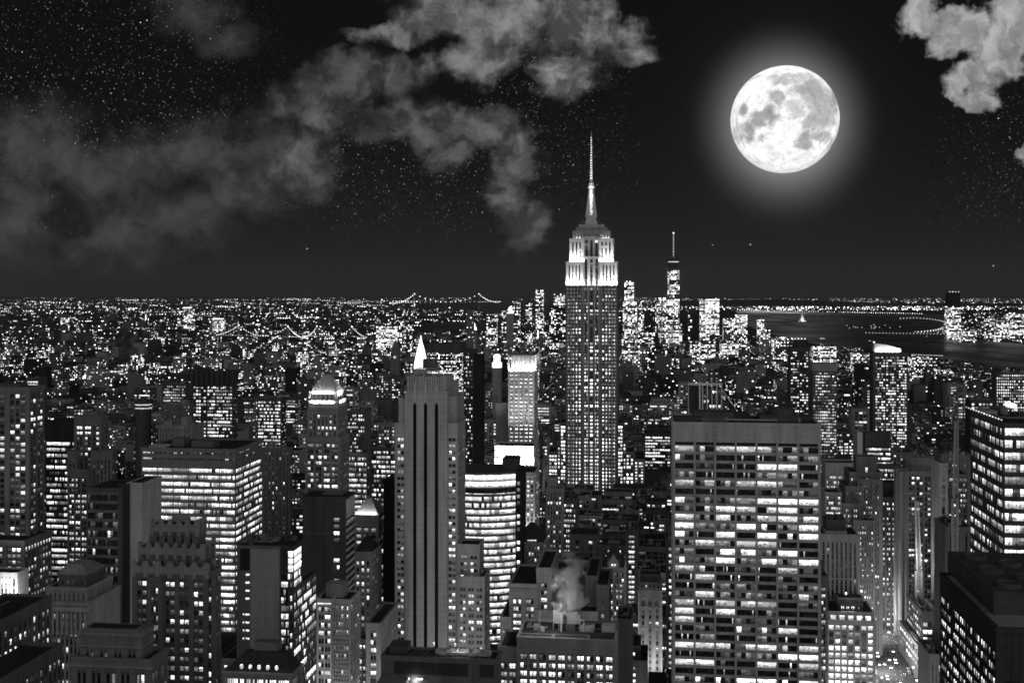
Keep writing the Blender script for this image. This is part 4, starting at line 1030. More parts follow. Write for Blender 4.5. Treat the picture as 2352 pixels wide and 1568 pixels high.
# plume of steam
bu, bx, by, bz = COOL
X, Y = wpt(bu.u0 + bx, bu.v0 + by)
bm = MB().lathe(0, 0, [(5.5, 0), (9.5, 3), (12.5, 8), (13, 13), (11.5, 17), (9.5, 21), (6, 24)], 20)
m, t = new_mat('steam')
tc = t.n.new('ShaderNodeTexCoord').outputs['Object']
n = t.noise(tc, .14, 6, .62, .4); sx_, sy_, sz_ = t.sep(tc)[:3]
rad = t.vm('LENGTH', t.vm('MULTIPLY', t.vm('SUBTRACT', tc, (1.5, 0, 0)), (1 / 12.5, 1 / 12.5, 0)), out=1)
fall = t.m('SUBTRACT', 1.0, rad, clamp=True)
hf = t.step(sz_, 25, 0, 0, 1, 'LINEAR')
nn = t.step(n, .34, .66, 0, 1, 'LINEAR')
dn = t.m('MULTIPLY', t.step(t.m('ADD', nn, t.m('MULTIPLY_ADD', fall, 1.15, t.m('MULTIPLY_ADD', hf, .35, -1.32))), 0.0, .55), t.m('MULTIPLY', hf, t.step(fall, 0.0, .3)))
pv = t.n.new('ShaderNodeVolumePrincipled'); t.l.new(t.m('MULTIPLY', dn, .9), pv.inputs['Density']); pv.inputs['Color'].default_value = (.95, .95, .95, 1)
o = t.n.new('ShaderNodeOutputMaterial'); t.l.new(pv.outputs[0], o.inputs['Volume'])
o = tag(bm.build('steam', m, None, (X, Y, bz)), 'white steam rising from the cooling tower between loft buildings', 'steam', kind='stuff')
point('roof_point_light', (X - 9, Y - 12, bz + 6), 9000, .5)  # added light without a fitting, whitens the lower left of the steam

# ---- gabled gothic building and ornate narrow one
v = 770
b = Bld('gothic_building', 'pale gothic building with a central gable and steep dark roof', v=v, px=601.5, wall=.42, short='gabled gothic building')
T = b.tier(601.7, 625.3, 567.5, v, d=18, show=620, fs=S(n=8, g=2, gf=.7, gw=.2, fl=3.7, wb=.2, wt=.8, top=2.5, lit=.35, dim=.4), par=.6)
cx = (T['x0'] + T['x1']) / 2; z = T['z1']
m = MB(); i0 = len(m.v); m.box(cx - 3, cx + 3, -.7, 1, z, z + 4)
m.quad([(cx - 3.2, -.72, z + 4), (cx + 3.2, -.72, z + 4), (cx, -.72, z + 9.5)]); m.quad([(cx - 3.2, 1, z + 4), (cx - 3.2, -.72, z + 4), (cx, -.72, z + 9.5), (cx, 1, z + 9.5)]); m.quad([(cx + 3.2, -.72, z + 4), (cx + 3.2, 1, z + 4), (cx, 1, z + 9.5), (cx, -.72, z + 9.5)])
for sx in (T['x0'], cx - 3.6, cx + 3.6, T['x1']): m.frustum((sx - .5, sx + .5, -.9, .1), (sx - .08, sx + .08, -.5, -.3), z - 2, z + 6)
b.part('gable', m, wall_mat(.5)); b.pane('f', cx - 1.5, cx - .3, z + 1, z + 3, -.72, 1); b.pane('f', cx + .3, cx + 1.5, z + 1, z + 3, -.72, 1)
b.part('roof', MB().frustum((T['x0'], T['x1'], 1, 17), (cx - 1, cx + 1, 8, 10), z + .2, z + 14), wall_mat(.07)); b.done()
v = 725
b = Bld('ornate_building', 'narrow ornate pale building with three arched windows under its cornice', v=v, px=638.6, wall=.42, short='narrow ornate building')
T = b.tier(638.8, 661.5, 589, v, d=20, show=640, par=1.2, fs=S(n=3, wf=.35, fl=4, wb=.25, wt=.75, top=11, lit=.35, dim=.5)); b.tier(639.5, 661, 582.5, v + 2, d=16, fs=S(n=5, wf=.3, fl=3.5, top=.6, lit=.1, dim=.4), par=.6); T3 = b.tier(641, 660, 575, v + 4, d=10, alb=.12)
for px in (643.5, 650, 656.5):
    x = u_at(px, v) - b.u0; b.part('arch_window', MB().box(x - 1.2, x + 1.2, -.56, -.46, T['z1'] - 9.5, T['z1'] - 5.5).lathe(x, -.51, [(.02, T['z1'] - 5.5)], 6) if 0 else MB().prism([(x, 0)], 0, 0) if 0 else MB().quad([(x - 1.2, -.6, T['z1'] - 9.5), (x + 1.2, -.6, T['z1'] - 9.5), (x + 1.2, -.6, T['z1'] - 5.6), (x + .8, -.6, T['z1'] - 4.8), (x, -.6, T['z1'] - 4.4), (x - .8, -.6, T['z1'] - 4.8), (x - 1.2, -.6, T['z1'] - 5.6)], .06) or MB(), pane_mat())
    mm = MB(); mm.quad([(x - 1.2, -.6, T['z1'] - 9.5), (x + 1.2, -.6, T['z1'] - 9.5), (x + 1.2, -.6, T['z1'] - 5.6), (x + .8, -.6, T['z1'] - 4.8), (x, -.6, T['z1'] - 4.4), (x - .8, -.6, T['z1'] - 4.8), (x - 1.2, -.6, T['z1'] - 5.6)], .06); b.part('arched_window', mm, pane_mat())
m = MB(); 
for sx in (T['x0'] - .5, T['x1'] - .4): m.box(sx, sx + .9, -.9, -.4, 0, T['z1'])
m.box(T['x0'] - .9, T['x1'] + .9, -1.3, -.3, T['z1'] - .9, T['z1'] - .2).box(T['x0'] - .5, T['x1'] + .5, -.8, -.4, T['z1'] - 11, T['z1'] - 10.5); b.part('quoins', m, wall_mat(.6)); b.done()
lw_ = lambda lx, ly, lz: (lambda p: (p[0], p[1], lz))(wpt(b.u0 + lx, b.v0 + ly)); area('street_glow', lw_(7, -10, 25), lw_(7, 0, 50), 10, 4, 2500)

# ---- tower with vertical white fins behind the broad slab
v = 960
b = Bld('finned_tower', 'dark tower framed by white vertical fins rising behind broad pale slab', v=v, px=700, wall=.12, relief=.3, short='white finned slab')
T = b.tier(702.5, 721.5, 388, v, d=16, show=416, par=0, fs=S(n=6, wf=.55, fl=3.9, wb=.2, wt=.75, top=1, lit=.5, dim=.3)); zt = z_at(383.5, b.u0, v)
T2 = b.tier(688.5, 702.3, 384.5, v + 4, d=14, par=0, alb=.06)
m = MB()
for i in range(5): x = T['x0'] + (T['x1'] - T['x0']) * i / 4; m.box(x - .4, x + .4, -1.0, -.35, 20, zt)
m.box(T['x0'] - 12, T['x1'] + .5, -1.1, -.4, zt - 1, zt + 1).box(T['x0'] - 2.8, T['x0'] - 1.6, -1, -.3, 20, zt).box(T2['x0'] - .5, T2['x0'] + .2, 3, 4, 20, zt + 1.4); b.part('fin', m, wall_mat(.62)); b.rooftop(dict(T2, z1=zt), 2); b.done()

# ---- glass slab towers, right middle distance
v = 1500
b = Bld('glass_tower', 'tall glass tower with a glowing curved sail crown, right of centre', v=v, px=874, wall=.12, short='sail crowned tower')
T = b.tier(874.5, 907.5, 352, v, d=32, show=440, par=0, fs=S(n=15, g=5, gf=.9, gw=.25, fl=3.5, wb=.2, wt=.78, top=5, lit=.55, dim=.4, row=.1, br=1.2)); z = T['z1']; x1 = T['x1']
m = MB(); N = 10
for i in range(N):
    xa_, xb_ = 1 + (x1 - 8) * i / N, 1 + (x1 - 8) * (i + 1) / N; h0, h1 = 11 * (1 - (i / N) ** 2 * .62), 11 * (1 - ((i + 1) / N) ** 2 * .62)
    m.quad([(xa_, 3, z), (xb_, 3, z), (xb_, 3, z + h1), (xa_, 3, z + h0)]); m.quad([(xa_, 5, z), (xb_, 5, z), (xb_, 5, z + h1), (xa_, 5, z + h0)][::-1]); m.quad([(xa_, 3, z + h0), (xb_, 3, z + h1), (xb_, 5, z + h1), (xa_, 5, z + h0)])
b.part('sail_crown', m, wall_mat(.6)); b.part('beacon', MB().box(-.5, 1.5, 2, 4, z + 11.5, z + 13.5, 2.5), pane_mat()); b.part('edge_mast', MB().bar((-.3, 2, 0), (-.3, 2, z + 13), .3), wall_mat(.5)); b.done()
lw_ = lambda lx, ly, lz: (lambda p: (p[0], p[1], lz))(wpt(b.u0 + lx, b.v0 + ly)); area('floodlight', lw_(18, -1, z + .6), lw_(18, 3, z + 4), 30, .8, 4200)
v = 1480
b = Bld('residential_tower', 'dark slim tower with lamps along its roof, left of the sail crowned tower', v=v, px=790, wall=.09, short='lamp topped tower')
T = b.tier(790, 809, 348, v, d=22, show=415, fs=S(n=8, g=4, gf=.9, gw=.25, fl=3.5, lit=.38, dim=.3, top=4, br=1.2)); b.tier(794, 807, 341, v + 4, d=12, alb=.06)
for i in range(5): b.part('roof_lamp', MB().box(2 + i * 4, 3.4 + i * 4, 2, 3.4, z_at(339, b.u0, v), z_at(339, b.u0, v) + 1.6, 2.4), pane_mat())
b.done()
v = 1350
b = Bld('glass_tower', 'sparkling glass tower with a plain pale cap behind the broad slab', v=v, px=813, wall=.12, short='pale capped tower')
b.tier(812.8, 836.8, 370.5, v, d=26, show=430, par=0, fs=S(n=11, wf=.75, fl=3.4, lit=lambda f: .35 + .5 * (.25 < f < .5), dim=.9, br=.7, seg=2)); b.tier(812.5, 837, 364, v - .4, d=26, yb=370.5, alb=.3); b.done()
# pale edged tower with vented top
v = 1000
b = Bld('office_tower', 'office tower with ribbed dark plant storey and pale left edge', v=v, px=864, wall=.1, short='ribbed top office')
T = b.tier(865.5, 891, 446, v, xs=859.5, show=470, par=0, fs=S(n=16, wf=.85, fl=3.9, wb=.25, wt=.75, top=.5, lit=.8, row=.3, br=1.1)); zt = z_at(433, b.u0, v)
m = MB().box(1, T['x1'], .5, 20, T['z1'], zt)
for i in range(20): x = 1 + (T['x1'] - 1) * i / 19; m.box(x - .25, x + .25, 0, .45, T['z1'], zt)
b.part('plant_storey', m, wall_mat(.12)); b.part('pale_edge', MB().box(-5.5, -1, -.5, 22, 0, zt + 1), wall_mat(.4)); b.tier(877, 897, 466, v - 10, d=9, fs=S(n=16, wf=.85, fl=4, lit=.8)); b.done()
v = 960
b = Bld('low_block', 'low block with a pale parapet left of the dark stepped building', v=v, px=826, wall=.34)
b.tier(826, 855, 464, v, d=20, show=480, par=1.5, fs=S(n=20, fl=4, top=9, lit=.5)); b.done()
v = 850
b = Bld('stepped_building', 'dark stepped masonry building behind the tall brown piered tower, like a ziggurat', v=v, px=845, wall=.19, short='dark stepped building')
fs = S(n=8, wf=.42, fl=3.8, wb=.25, wt=.75, top=2.5, lit=.16, dim=.35)
b.tier(857, 876, 457.5, v + 12, d=12, fs=S(n=1, wf=.12, fl=6, top=6, lit=1)); b.tier(850, 882, 473, v + 6, d=24, fs=dict(fs, n=14)); b.tier(846, 862, 487, v + 2, d=28, fs=dict(fs)); b.tier(858, 880, 480, v + 3, d=26, fs=dict(fs, n=9)); b.tier(843, 860, 504, v - 2, d=32, fs=dict(fs, lit=.3), show=580); b.tier(854, 874, 521, v - 8, d=30, fs=dict(fs, n=8, lit=.35)); b.done()
v = 925
b = Bld('brick_building', 'dark brick building with a neat grid of bright windows left of the brown tower', v=v, px=880, wall=.09)
b.tier(883.5, 897.5, 484, v + 8, d=16, alb=.07); b.tier(879.5, 897.5, 497.5, v, xs=872, show=594, par=1, fs=S(n=6, g=2, gf=.6, gw=.3, fl=3.9, wb=.2, wt=.72, top=2.5, lit=.62, dim=.2), ss=S(n=6, wf=.4, fl=3.9, lit=.3)); b.done()
v = 780
b = Bld('glass_block', 'small glittering glass block above the striped pale blank building', v=v, px=825, wall=.4)
b.tier(825.5, 841, 493, 800, d=18, show=515, fs=S(n=6, wf=.85, fl=3.5, lit=.4, dim=.9, br=.7)); b.done()
# ---- tall piered tower with octagonal top
v = 905
b = Bld('piered_tower', 'tall brown tower with thick vertical piers and octagonal rooftop drum', v=v, px=897, wall=.22, relief=.9, short='tall piered tower')
fs = S(n=8, g=2, gf=.72, gw=.12, em=.4, fl=3.9, wb=.3, wt=.78, top=3, lit=.16, dim=.35, row=.1)
zm = z_at(511, u_at(920, v), v)
T = b.tier(907, 940, 471.5, v, d=26, show=625, par=.8, fs=fs); b.part('belt_course', MB().box(T['x0'], T['x1'], -1.3, -.95, zm, zm + .9), wall_mat(.26))
T2 = b.tier(897, 906.6, 469, v + 4, xs=895, par=.8, fs=S(n=2, g=1, wf=.3, fl=3.9, lit=.3, t=.9), alb=.26)
for px in (901.5, 906.3): x = u_at(px, v) - b.u0; b.part('corner_pier', MB().lathe(x, 1.5, [(1.9, 0), (1.9, T['z1'])], 10), wall_mat(.27))
cx, cy, z, zt = u_at(920, v + 12) - b.u0, 13, T['z1'], z_at(458.5, u_at(920, v), v)
oc = [(cx + 11.5 * sx, cy + 9 * sy) for sx, sy in ((-.7, -1), (.7, -1), (1, -.6), (1, .6), (.7, 1), (-.7, 1), (-1, .6), (-1, -.6))]
b.part('rooftop_drum', MB().prism(oc, z, zt - .8), wall_mat(.2)); b.part('drum_cornice', MB().prism([(cx + (x - cx) * 1.05, cy + (y - cy) * 1.05) for x, y in oc], zt - .8, zt), wall_mat(.25))
x = u_at(936, v) - b.u0; b.part('lit_finial', MB().lathe(x, 1, [(.9, z + .5), (.3, z + 7), (.5, z + 7.4), (.2, z + 8)], 8, 1.1), pane_mat()); b.done()
# ---- pale striped blank building behind slab's right edge
v = 730
b = Bld('vertical_striped_block', 'pale building with tall dark vertical window strips right of broad pale slab', v=v, px=820, wall=.36, relief=.4, short='pale strip windowed block')
T = b.tier(820.5, 858, 535, v, d=24, show=594, fs=S(n=8, wf=.45, fl=3.7, wb=.04, wt=.97, top=4, lit=.02, dim=.35, br=.3)); b.tier(826, 846, 531, v + 2, d=12, par=.5); b.tier(827, 845, 521, v + 6, d=14, alb=.1); b.part('belt', MB().box(T['x0'], T['x1'], -.5, -.3, T['z1'] - 27, T['z1'] - 26), wall_mat(.36))
for i in (0, 1): b.part('roof_box', MB().box(5 + i * 6, 9.5 + i * 6, 8, 13, z_at(521, b.u0, v + 6), z_at(515, b.u0, v + 6)), wall_mat(.08))
b.done()
# ---- bright low building at the bottom right of centre
v = 700
b = Bld('arched_building', 'bright ornate building with arched windows and star-like roof lamps by the avenue', v=v, px=827, wall=.4, relief=.5, short='bright arched building')
fs = S(n=7, g=1, wf=.7, fl=4.1, wb=.15, wt=.85, top=1.5, lit=.82, dim=.3, br=1.3)
T = b.tier(827, 874.5, 621, v, d=30, show=682, par=1, fs=fs); T2 = b.tier(828, 873.5, 612, v + 1.5, d=26, par=.6, fs=S(n=5, wf=.6, fl=4.5, wb=.1, wt=.8, top=.6, lit=.7)); T3 = b.tier(840, 862, 604, v + 3, d=14, par=.3, alb=.1, fs=S(n=12, wf=.6, fl=3, top=.4, lit=.5)); T4 = b.tier(838, 862, 598, v + 5, d=10, par=.5, alb=.1)
for px, py in ((846, 594), (861.5, 592)):
    x = u_at(px, v + 4) - b.u0; zz = z_at(py, u_at(px, v + 4), v + 4); b.part('roof_lamp', MB().bar((x, 4, zz - 8), (x, 4, zz), .12).lathe(x, 4, [(.2, zz), (.8, zz + .5), (.8, zz + 1.1), (.2, zz + 1.6)], 8, 3), pane_mat())
    X, Y = wpt(b.u0 + x, v + 2); point('roof_point_light', (X, Y, zz + 2), 1200, .3)
b.done()
lw_ = lambda lx, ly, lz: (lambda p: (p[0], p[1], lz))(wpt(b.u0 + lx, b.v0 + ly)); area('street_glow', lw_(14, -22, 4), lw_(14, 0, 30), 26, 6, 6000)

# ---- right glass office with bright floors
v = 520
b = Bld('glass_office', 'glass office at right with slanting bright floors and brilliant front', v=v, px=1003.6, wall=.1, relief=.15, short='right glass office')
T = b.tier(1003.6, 1060, 424, v, xs=970.7, show=560, par=.6, fs=S(n=14, wf=.93, fl=5.25, wb=.22, wt=.82, top=.8, lit=.85, row=.3, dim=.9, br=1.1, vert=False, seg=6), ss=S(n=26, wf=.75, fl=5.25, wb=.25, wt=.75, top=.8, lit=.62, row=.15, dim=.7, br=.8, seg=6))
for i in range(16):
    for y in (2, 58): pass
for i in range(14): b.part('roof_lamp', MB().box(-.2, .3, 3 + i * 4.4, 3.5 + i * 4.4, T['z1'] + 1.2, T['z1'] + 1.7, 2), pane_mat())
b.rooftop(T, 3, hmax=4); b.done(); sgz = T['z1']
# sign on the roof: a tilted bright panel on struts
X, Y = wpt(u_at(1011, v + 26), v + 26)
sg = tag(empty('rooftop_sign', (X, Y, sgz)), 'blurred brilliant white rooftop sign on struts above right glass office', 'sign')
zc_ = z_at(405, u_at(1011, v + 26), v + 26) - sgz
pts = [(-2.6, 1.9), (-1.2, 1.6), (-.9, 2.1), (.6, .9), (1.6, 1.0), (2.4, .1), (2.6, -1.9), (1.4, -1.7), (.3, -1.1), (-.8, -.9), (-2.5, -.3)]
m = MB(); m.quad([(x, -.2, zc_ + z_) for x, z_ in pts], 2.6); m.quad([(x, .2, zc_ + z_) for x, z_ in pts][::-1], 2.6); m.build('sign_panel', pane_mat(), sg)
MB().bar((-3, 0, .3), (0, 0, zc_ - 1), .12).bar((3, 0, .3), (0, 0, zc_ - 1), .12).bar((0, 3, .3), (0, 0, zc_), .12).build('sign_frame', wall_mat(.3), sg)

# ---- dark foreground block, bottom-right corner
v = 330
b = Bld('foreground_building', 'dark office block in the bottom right corner with rooftop plant', v=v, px=997, wall=.06, relief=.3, short='dark corner office')
T = b.tier(997, 1080, 630, v, xs=941, show=682, par=.7, fs=S(n=6, g=2, gf=.6, fl=3.9, wb=.2, wt=.7, top=14, lit=.3, dim=.2), ss=S(n=24, g=3, gf=.8, gw=.12, fl=3.6, wb=.25, wt=.76, top=6, lit=.68, dim=.7, row=.3, br=1.1, seg=4))
z = T['z1']; pl = b.part('plant_room', MB().box(3, 30, 14, 66, z, z + 7), wall_mat(.08))
b.part('roof_surface', MB().box(1, 40, 1, T['y1'] - 2, z + .16, z + .3), wall_mat(.28))
for i in range(5):
    b.part('fan', MB().lathe(9 + (i % 2) * 8, 20 + i * 9, [(3.6, z + 7), (3.6, z + 8.3), (3.2, z + 8.4), (3.1, z + 7.6)], 16), wall_mat(.1))
b.done()

# ---- buildings right of the avenue
for (nm, lab, xl, xr, xs, yt, v, wl_, fs, ss_, yb) in (
    ('glass_building', 'low glass building with lit floors right of the avenue', 922, 933, 907.5, 612, 815, .12, S(n=2, wf=.9, fl=5, top=6, lit=.7), S(n=9, wf=.85, fl=4.6, lit=.5, dim=.6), 660),
    ('striped_wall_block', 'pale ribbed block pressed against the dark corner office', 933.5, 941, None, 609, 825, .42, S(n=7, wf=.3, fl=30, top=2, lit=0, dim=0, wb=.05, wt=.95), None, 650),
    ('stone_building', 'grey stone corner building right of the avenue at the bottom', 930, 942, 919, 655, 640, .24, S(n=3, wf=.3, fl=6, top=4, lit=.05), None, 682),
    ('shop_row', 'row of glowing shopfront roofs along the right side of the avenue', 932, 944, 900, 664, 770, .3, None, S(n=14, wf=.8, fl=5, lit=.95, dim=.8, br=1.5), 682),
    ('office_building', 'masonry building with tall lit windows right of the tall piered tower', 942, 957, 939, 520, 800, .22, S(n=5, wf=.45, fl=3.8, lit=.4), S(n=4, fl=3.8, lit=.5), 600),
    ('office_building', 'masonry block between the piered tower and right glass office, grid of paired windows', 948, 968, None, 475, 880, .2, S(n=8, g=2, gf=.7, fl=3.8, lit=.45, dim=.3), None, 560),
    ('blank_block', 'pale blank block behind the crane right of the piered tower', 940, 947, None, 464, 830, .4, S(n=1, wf=.6, fl=9, lit=.2, dim=.4, top=10), None, 490),
    ('classical_block', 'classical masonry block with tall windows left of right glass office', 942, 970, None, 455, 990, .22, S(n=9, wf=.3, fl=5, lit=.06, dim=.3), None, 472),
    ('concrete_frame', 'unfinished concrete building at the foot of the crane', 946, 971, None, 528, 640, .2, S(n=3, wf=.25, fl=18, lit=0, dim=0, wb=.02, wt=.9), None, 574)):
    b = Bld(nm, lab, v=v, px=xl, wall=wl_)
    T = b.tier(xl, xr, yt, v, xs=xs, d=None if xs else 24, show=yb, fs=fs, ss=ss_); b.rooftop(T, 2, hmax=3); b.done()

# ---- cranes
def crane(label, mast, boom, cab_px, v, w=1.3):
    (mx, my0, my1), (bx0, by0, bx1, by1) = mast, boom
    X, Y = wpt(u_at(mx, v), v); o = tag(empty('tower_crane', (X, Y, 0)), label, 'crane', 'tower cranes')
    z0, z1 = z_at(my1, u_at(mx, v), v), z_at(my0, u_at(mx, v), v)
    def lattice(p, q, w0, w1, n):
        m = MB(); p, q = mathutils.Vector(p), mathutils.Vector(q); d = (q - p).normalized(); a = mathutils.Vector((1, 0, 0)); a = (a - d * a.dot(d)).normalized(); c = d.cross(a)
        def cor(f, k): ww = w0 + (w1 - w0) * f; return p + (q - p) * f + a * ww * (1, 1, -1, -1)[k] + c * ww * (1, -1, -1, 1)[k]
        for k in range(4): m.bar(cor(0, k), cor(1, k), .26)
        for i in range(n):
            for k in range(4): m.bar(cor(i / n, k), cor((i + 1) / n, (k + 1) % 4), .15); m.bar(cor(i / n, k), cor(i / n, (k + 1) % 4), .1)
        return m
    lattice((0, 0, max(0, z0 - 30)), (0, 0, z1), w, w, 34).build('mast', wall_mat(.8), o)
    bx = lambda px: u_at(px, v) - u_at(mx, v)
    zb0, zb1 = z_at(by1, u_at(bx1, v), v), z_at(by0, u_at(bx0, v), v)
    lattice((bx(bx1), -.5, zb0), (bx(bx0), -14, zb1), w * .8, w * .5, 26).build('jib', wall_mat(.8), o)
    MB().box(-2.2, 2.2, -1.5, 5, z1, z1 + 1).box(.4, 2.2, -2.6, -.6, z1 + 1, z1 + 3.2).box(-1.8, 1.8, 4, 7, z1 + 1, z1 + 3.5).build('slewing_platform', wall_mat(.2), o)
    MB().bar((0, 0, z1 + 1), (1.5, 4, z1 + 9), .2).bar((-1, 4, z1 + 1), (1.5, 4, z1 + 9), .2).bar((1.5, 4, z1 + 9), (bx(bx0), -14, zb1), .07).build('a_frame', wall_mat(.45), o)
for px_, v_ in ((950, 585), (912, 835)): X, Y = wpt(u_at(px_, v_), v_); point('crane_fill', (X, Y, 70), 9000, .5)  # fill lights added to brighten the crane lattices
crane('lattice crane with raised jib in front of masonry left of right glass office', (955, 498, 566), (949.2, 418, 955, 498), 955, 600)
crane('shorter lattice crane standing before the tall piered tower', (918.8, 570, 606), (912.3, 497, 918.8, 569), 917, 850, 1.9)
# ================================================================== moon
DM = 60000.0; mr_ = MR / F * DM * 1.0
mu = mathutils.Vector(((MX - PX0) / F * DM, DM, H + (PY0 - MY) / F * DM))
m, t = new_mat('moon_surface')
tc = t.n.new('ShaderNodeTexCoord').outputs['Object']
Pn = t.vm('MULTIPLY', tc, (1 / mr_, 1 / mr_, 1 / mr_))
nz2 = t.n.new('ShaderNodeTexNoise'); nz2.inputs['Scale'].default_value = 2.6; nz2.inputs['Detail'].default_value = 9; nz2.inputs['Roughness'].default_value = .66; t.l.new(Pn, nz2.inputs['Vector'])
Pw = t.vm('ADD', Pn, t.vm('MULTIPLY', t.vm('SUBTRACT', nz2.outputs['Color'], (.5, .5, .5)), (.75, 0, .75)))
mm_ = None
for (cx, cy, rx, ry, dk) in ((1395, 440, 85, 70, .75), (1440, 520, 62, 110, .7), (1245, 475, 45, 50, .7), (1185, 555, 62, 42, .8), (1120, 600, 38, 48, .8), (1290, 385, 95, 22, .55), (1405, 570, 70, 45, .7), (1370, 650, 40, 45, .75), (1440, 640, 45, 30, .7), (1180, 650, 25, 18, .6), (1490, 470, 40, 70, .8), (1330, 520, 50, 30, .5), (1140, 370, 24, 14, .4), (1070, 590, 18, 60, .5)):
    X, Z = (cx - 1277) / 238, -(cy - 537) / 238
    d = t.vm('LENGTH', t.vm('MULTIPLY', t.vm('SUBTRACT', Pw, (X, 0, Z)), (238 / rx, 0, 238 / ry)), out=1)
    v_ = t.m('MULTIPLY', t.step(d, .5, 1.35, 1, 0), dk); mm_ = v_ if mm_ is None else t.m('MAXIMUM', mm_, v_)
cr_ = t.vm('LENGTH', t.vm('MULTIPLY', t.vm('SUBTRACT', t.vm('ADD', t.vm('MULTIPLY', Pn, (.8, .8, .8)), t.vm('MULTIPLY', Pw, (.2, .2, .2))), ((1102 - 1277) / 238, 0, (537 - 513) / 238)), (238 / 23, 0, 238 / 30)), out=1)
mm_ = t.m('MAXIMUM', mm_, t.m('MULTIPLY', t.step(cr_, .55, 1.2, 1, 0), .8))
n1 = t.noise(Pn, 9, 7, .65); n2 = t.noise(Pn, 3, 4, .6)
base = t.m('MULTIPLY_ADD', t.m('SUBTRACT', n1, .5), 1.2, t.m('MULTIPLY_ADD', n2, .9, .66))
e = t.m('MULTIPLY', base, t.m('SUBTRACT', 1.0, t.m('MULTIPLY', mm_, .78)))
x3, y3, z3 = t.sep(Pn)[:3]
limb = t.step(t.m('ABSOLUTE', y3), 0.0, .5, .72, 1.0)
e = t.m('MULTIPLY', e, limb)
vc = t.n.new('ShaderNodeTexVoronoi'); vc.inputs['Scale'].default_value = 16; t.l.new(Pn, vc.inputs['Vector'])
e = t.m('MULTIPLY', e, t.step(vc.outputs['Distance'], .1, .35, .88, 1.04))
em = t.n.new('ShaderNodeEmission'); t.l.new(e, em.inputs[1]); o = t.n.new('ShaderNodeOutputMaterial'); t.l.new(em.outputs[0], o.inputs[0])
m.cycles.emission_sampling = 'NONE'
b = MB(); NL, NS = 40, 72; prof = []
for j in range(NL + 1):
    a = math.pi * j / NL; prof.append((mr_ * math.sin(a) + 1e-3, -mr_ * math.cos(a)))
b.lathe(0, 0, prof, NS)
mo = b.build('moon', m, None, tuple(mu)); tag(mo, 'huge full moon glowing in the sky right of the spire', 'moon')
mo.rotation_euler = (0, 0, -math.atan2(mu.x, mu.y))
for p_ in mo.data.polygons: p_.use_smooth = True

# ================================================================== ground and water
def sheet(name, pts, z, mat, kind='structure', label=None):
    m = MB(); m.quad([(x, y, z) for x, y in pts]); o = m.build(name, mat); o['kind'] = kind; return o
sheet('ground', [(-60000, -2000), (60000, -2000), (150000, 160000), (-150000, 160000)], 0, wall_mat(.045, .2))
m, t = new_mat('water')
pos = t.n.new('ShaderNodeNewGeometry').outputs['Position']
wn_ = t.noise(t.vm('MULTIPLY', pos, (1, .3, 1)), .004, 4, .6)
bs = t.n.new('ShaderNodeBsdfPrincipled'); bs.inputs['Base Color'].default_value = (.01, .01, .01, 1); bs.inputs['Specular IOR Level'].default_value = .08; t.l.new(t.step(wn_, .3, .7, .3, .5), bs.inputs['Roughness'])
bp = t.n.new('ShaderNodeBump'); t.l.new(t.noise(pos, .05, 3, .6), bp.inputs['Height']); bp.inputs['Strength'].default_value = .3; bp.inputs['Distance'].default_value = 2; t.l.new(bp.outputs[0], bs.inputs['Normal'])
o = t.n.new('ShaderNodeOutputMaterial'); t.l.new(bs.outputs[0], o.inputs[0]); WATER = m
WPX = {
 'river': [(735, 310), (800, 312), (880, 313.5), (946, 314), (948, 326), (938, 333), (965, 338), (1024, 344), (1300, 356), (1300, 420), (1024, 374), (930, 362), (880, 354), (820, 345), (790, 338), (765, 333), (748, 325)],
 'bay': [(424, 323), (470, 321.5), (500, 321.5), (500, 332), (424, 334.5), (418, 329)],
 'narrows': [(405, 301.5), (470, 301), (640, 300.5), (640, 306), (560, 312), (500, 314), (462, 311), (430, 307)],
 'east_river': [(0, 352), (120, 349), (215, 343), (330, 340), (418, 333), (418, 336.5), (330, 343.5), (215, 347), (120, 354), (0, 358)]}
WPOLY = []
for k, pl in WPX.items():
    pts = [gxy(x, y) for x, y in pl]; WPOLY.append(pts); sheet('water', pts, .5, WATER)
def inpoly(x, y, P_):
    c = False; n = len(P_); j = n - 1
    for i in range(n):
        if (P_[i][1] > y) != (P_[j][1] > y) and x < (P_[j][0] - P_[i][0]) * (y - P_[i][1]) / (P_[j][1] - P_[i][1]) + P_[i][0]: c = not c
        j = i
    return c
def wet(x, y): return any(inpoly(x, y, p) for p in WPOLY)

# ================================================================== lamps and far facades as meshes with attributes
m, t = new_mat('lamp_dots'); em = t.n.new('ShaderNodeEmission'); em.inputs[0].default_value = (1, 1, 1, 1)
t.l.new(t.attr('lit').outputs['Fac'], em.inputs[1]); o = t.n.new('ShaderNodeOutputMaterial'); t.l.new(em.outputs[0], o.inputs[0]); m.cycles.emission_sampling = 'NONE'; DOT = m
def dot(M, x, y, z, k, lit):
    """a lamp's small bright globe, k = radius"""
    i = len(M.v); M.v += [(x + k, y, z), (x - k, y, z), (x, y + k, z), (x, y - k, z), (x, y, z + k), (x, y, z - k)]
    for q in ((0, 2, 4), (2, 1, 4), (1, 3, 4), (3, 0, 4), (2, 0, 5), (1, 2, 5), (3, 1, 5), (0, 3, 5)): M.f.append(tuple(i + a for a in q)); M.lit.append(lit)
def patch(x, y):
    """livelier and quieter quarters of the city"""
    q = mathutils.noise.noise((x / 420., y / 900., 3.1)) + .6 * mathutils.noise.noise((x / 150., y / 330., 8.2))
    return max(0.0, min(1.9, 1.0 + 1.9 * q))
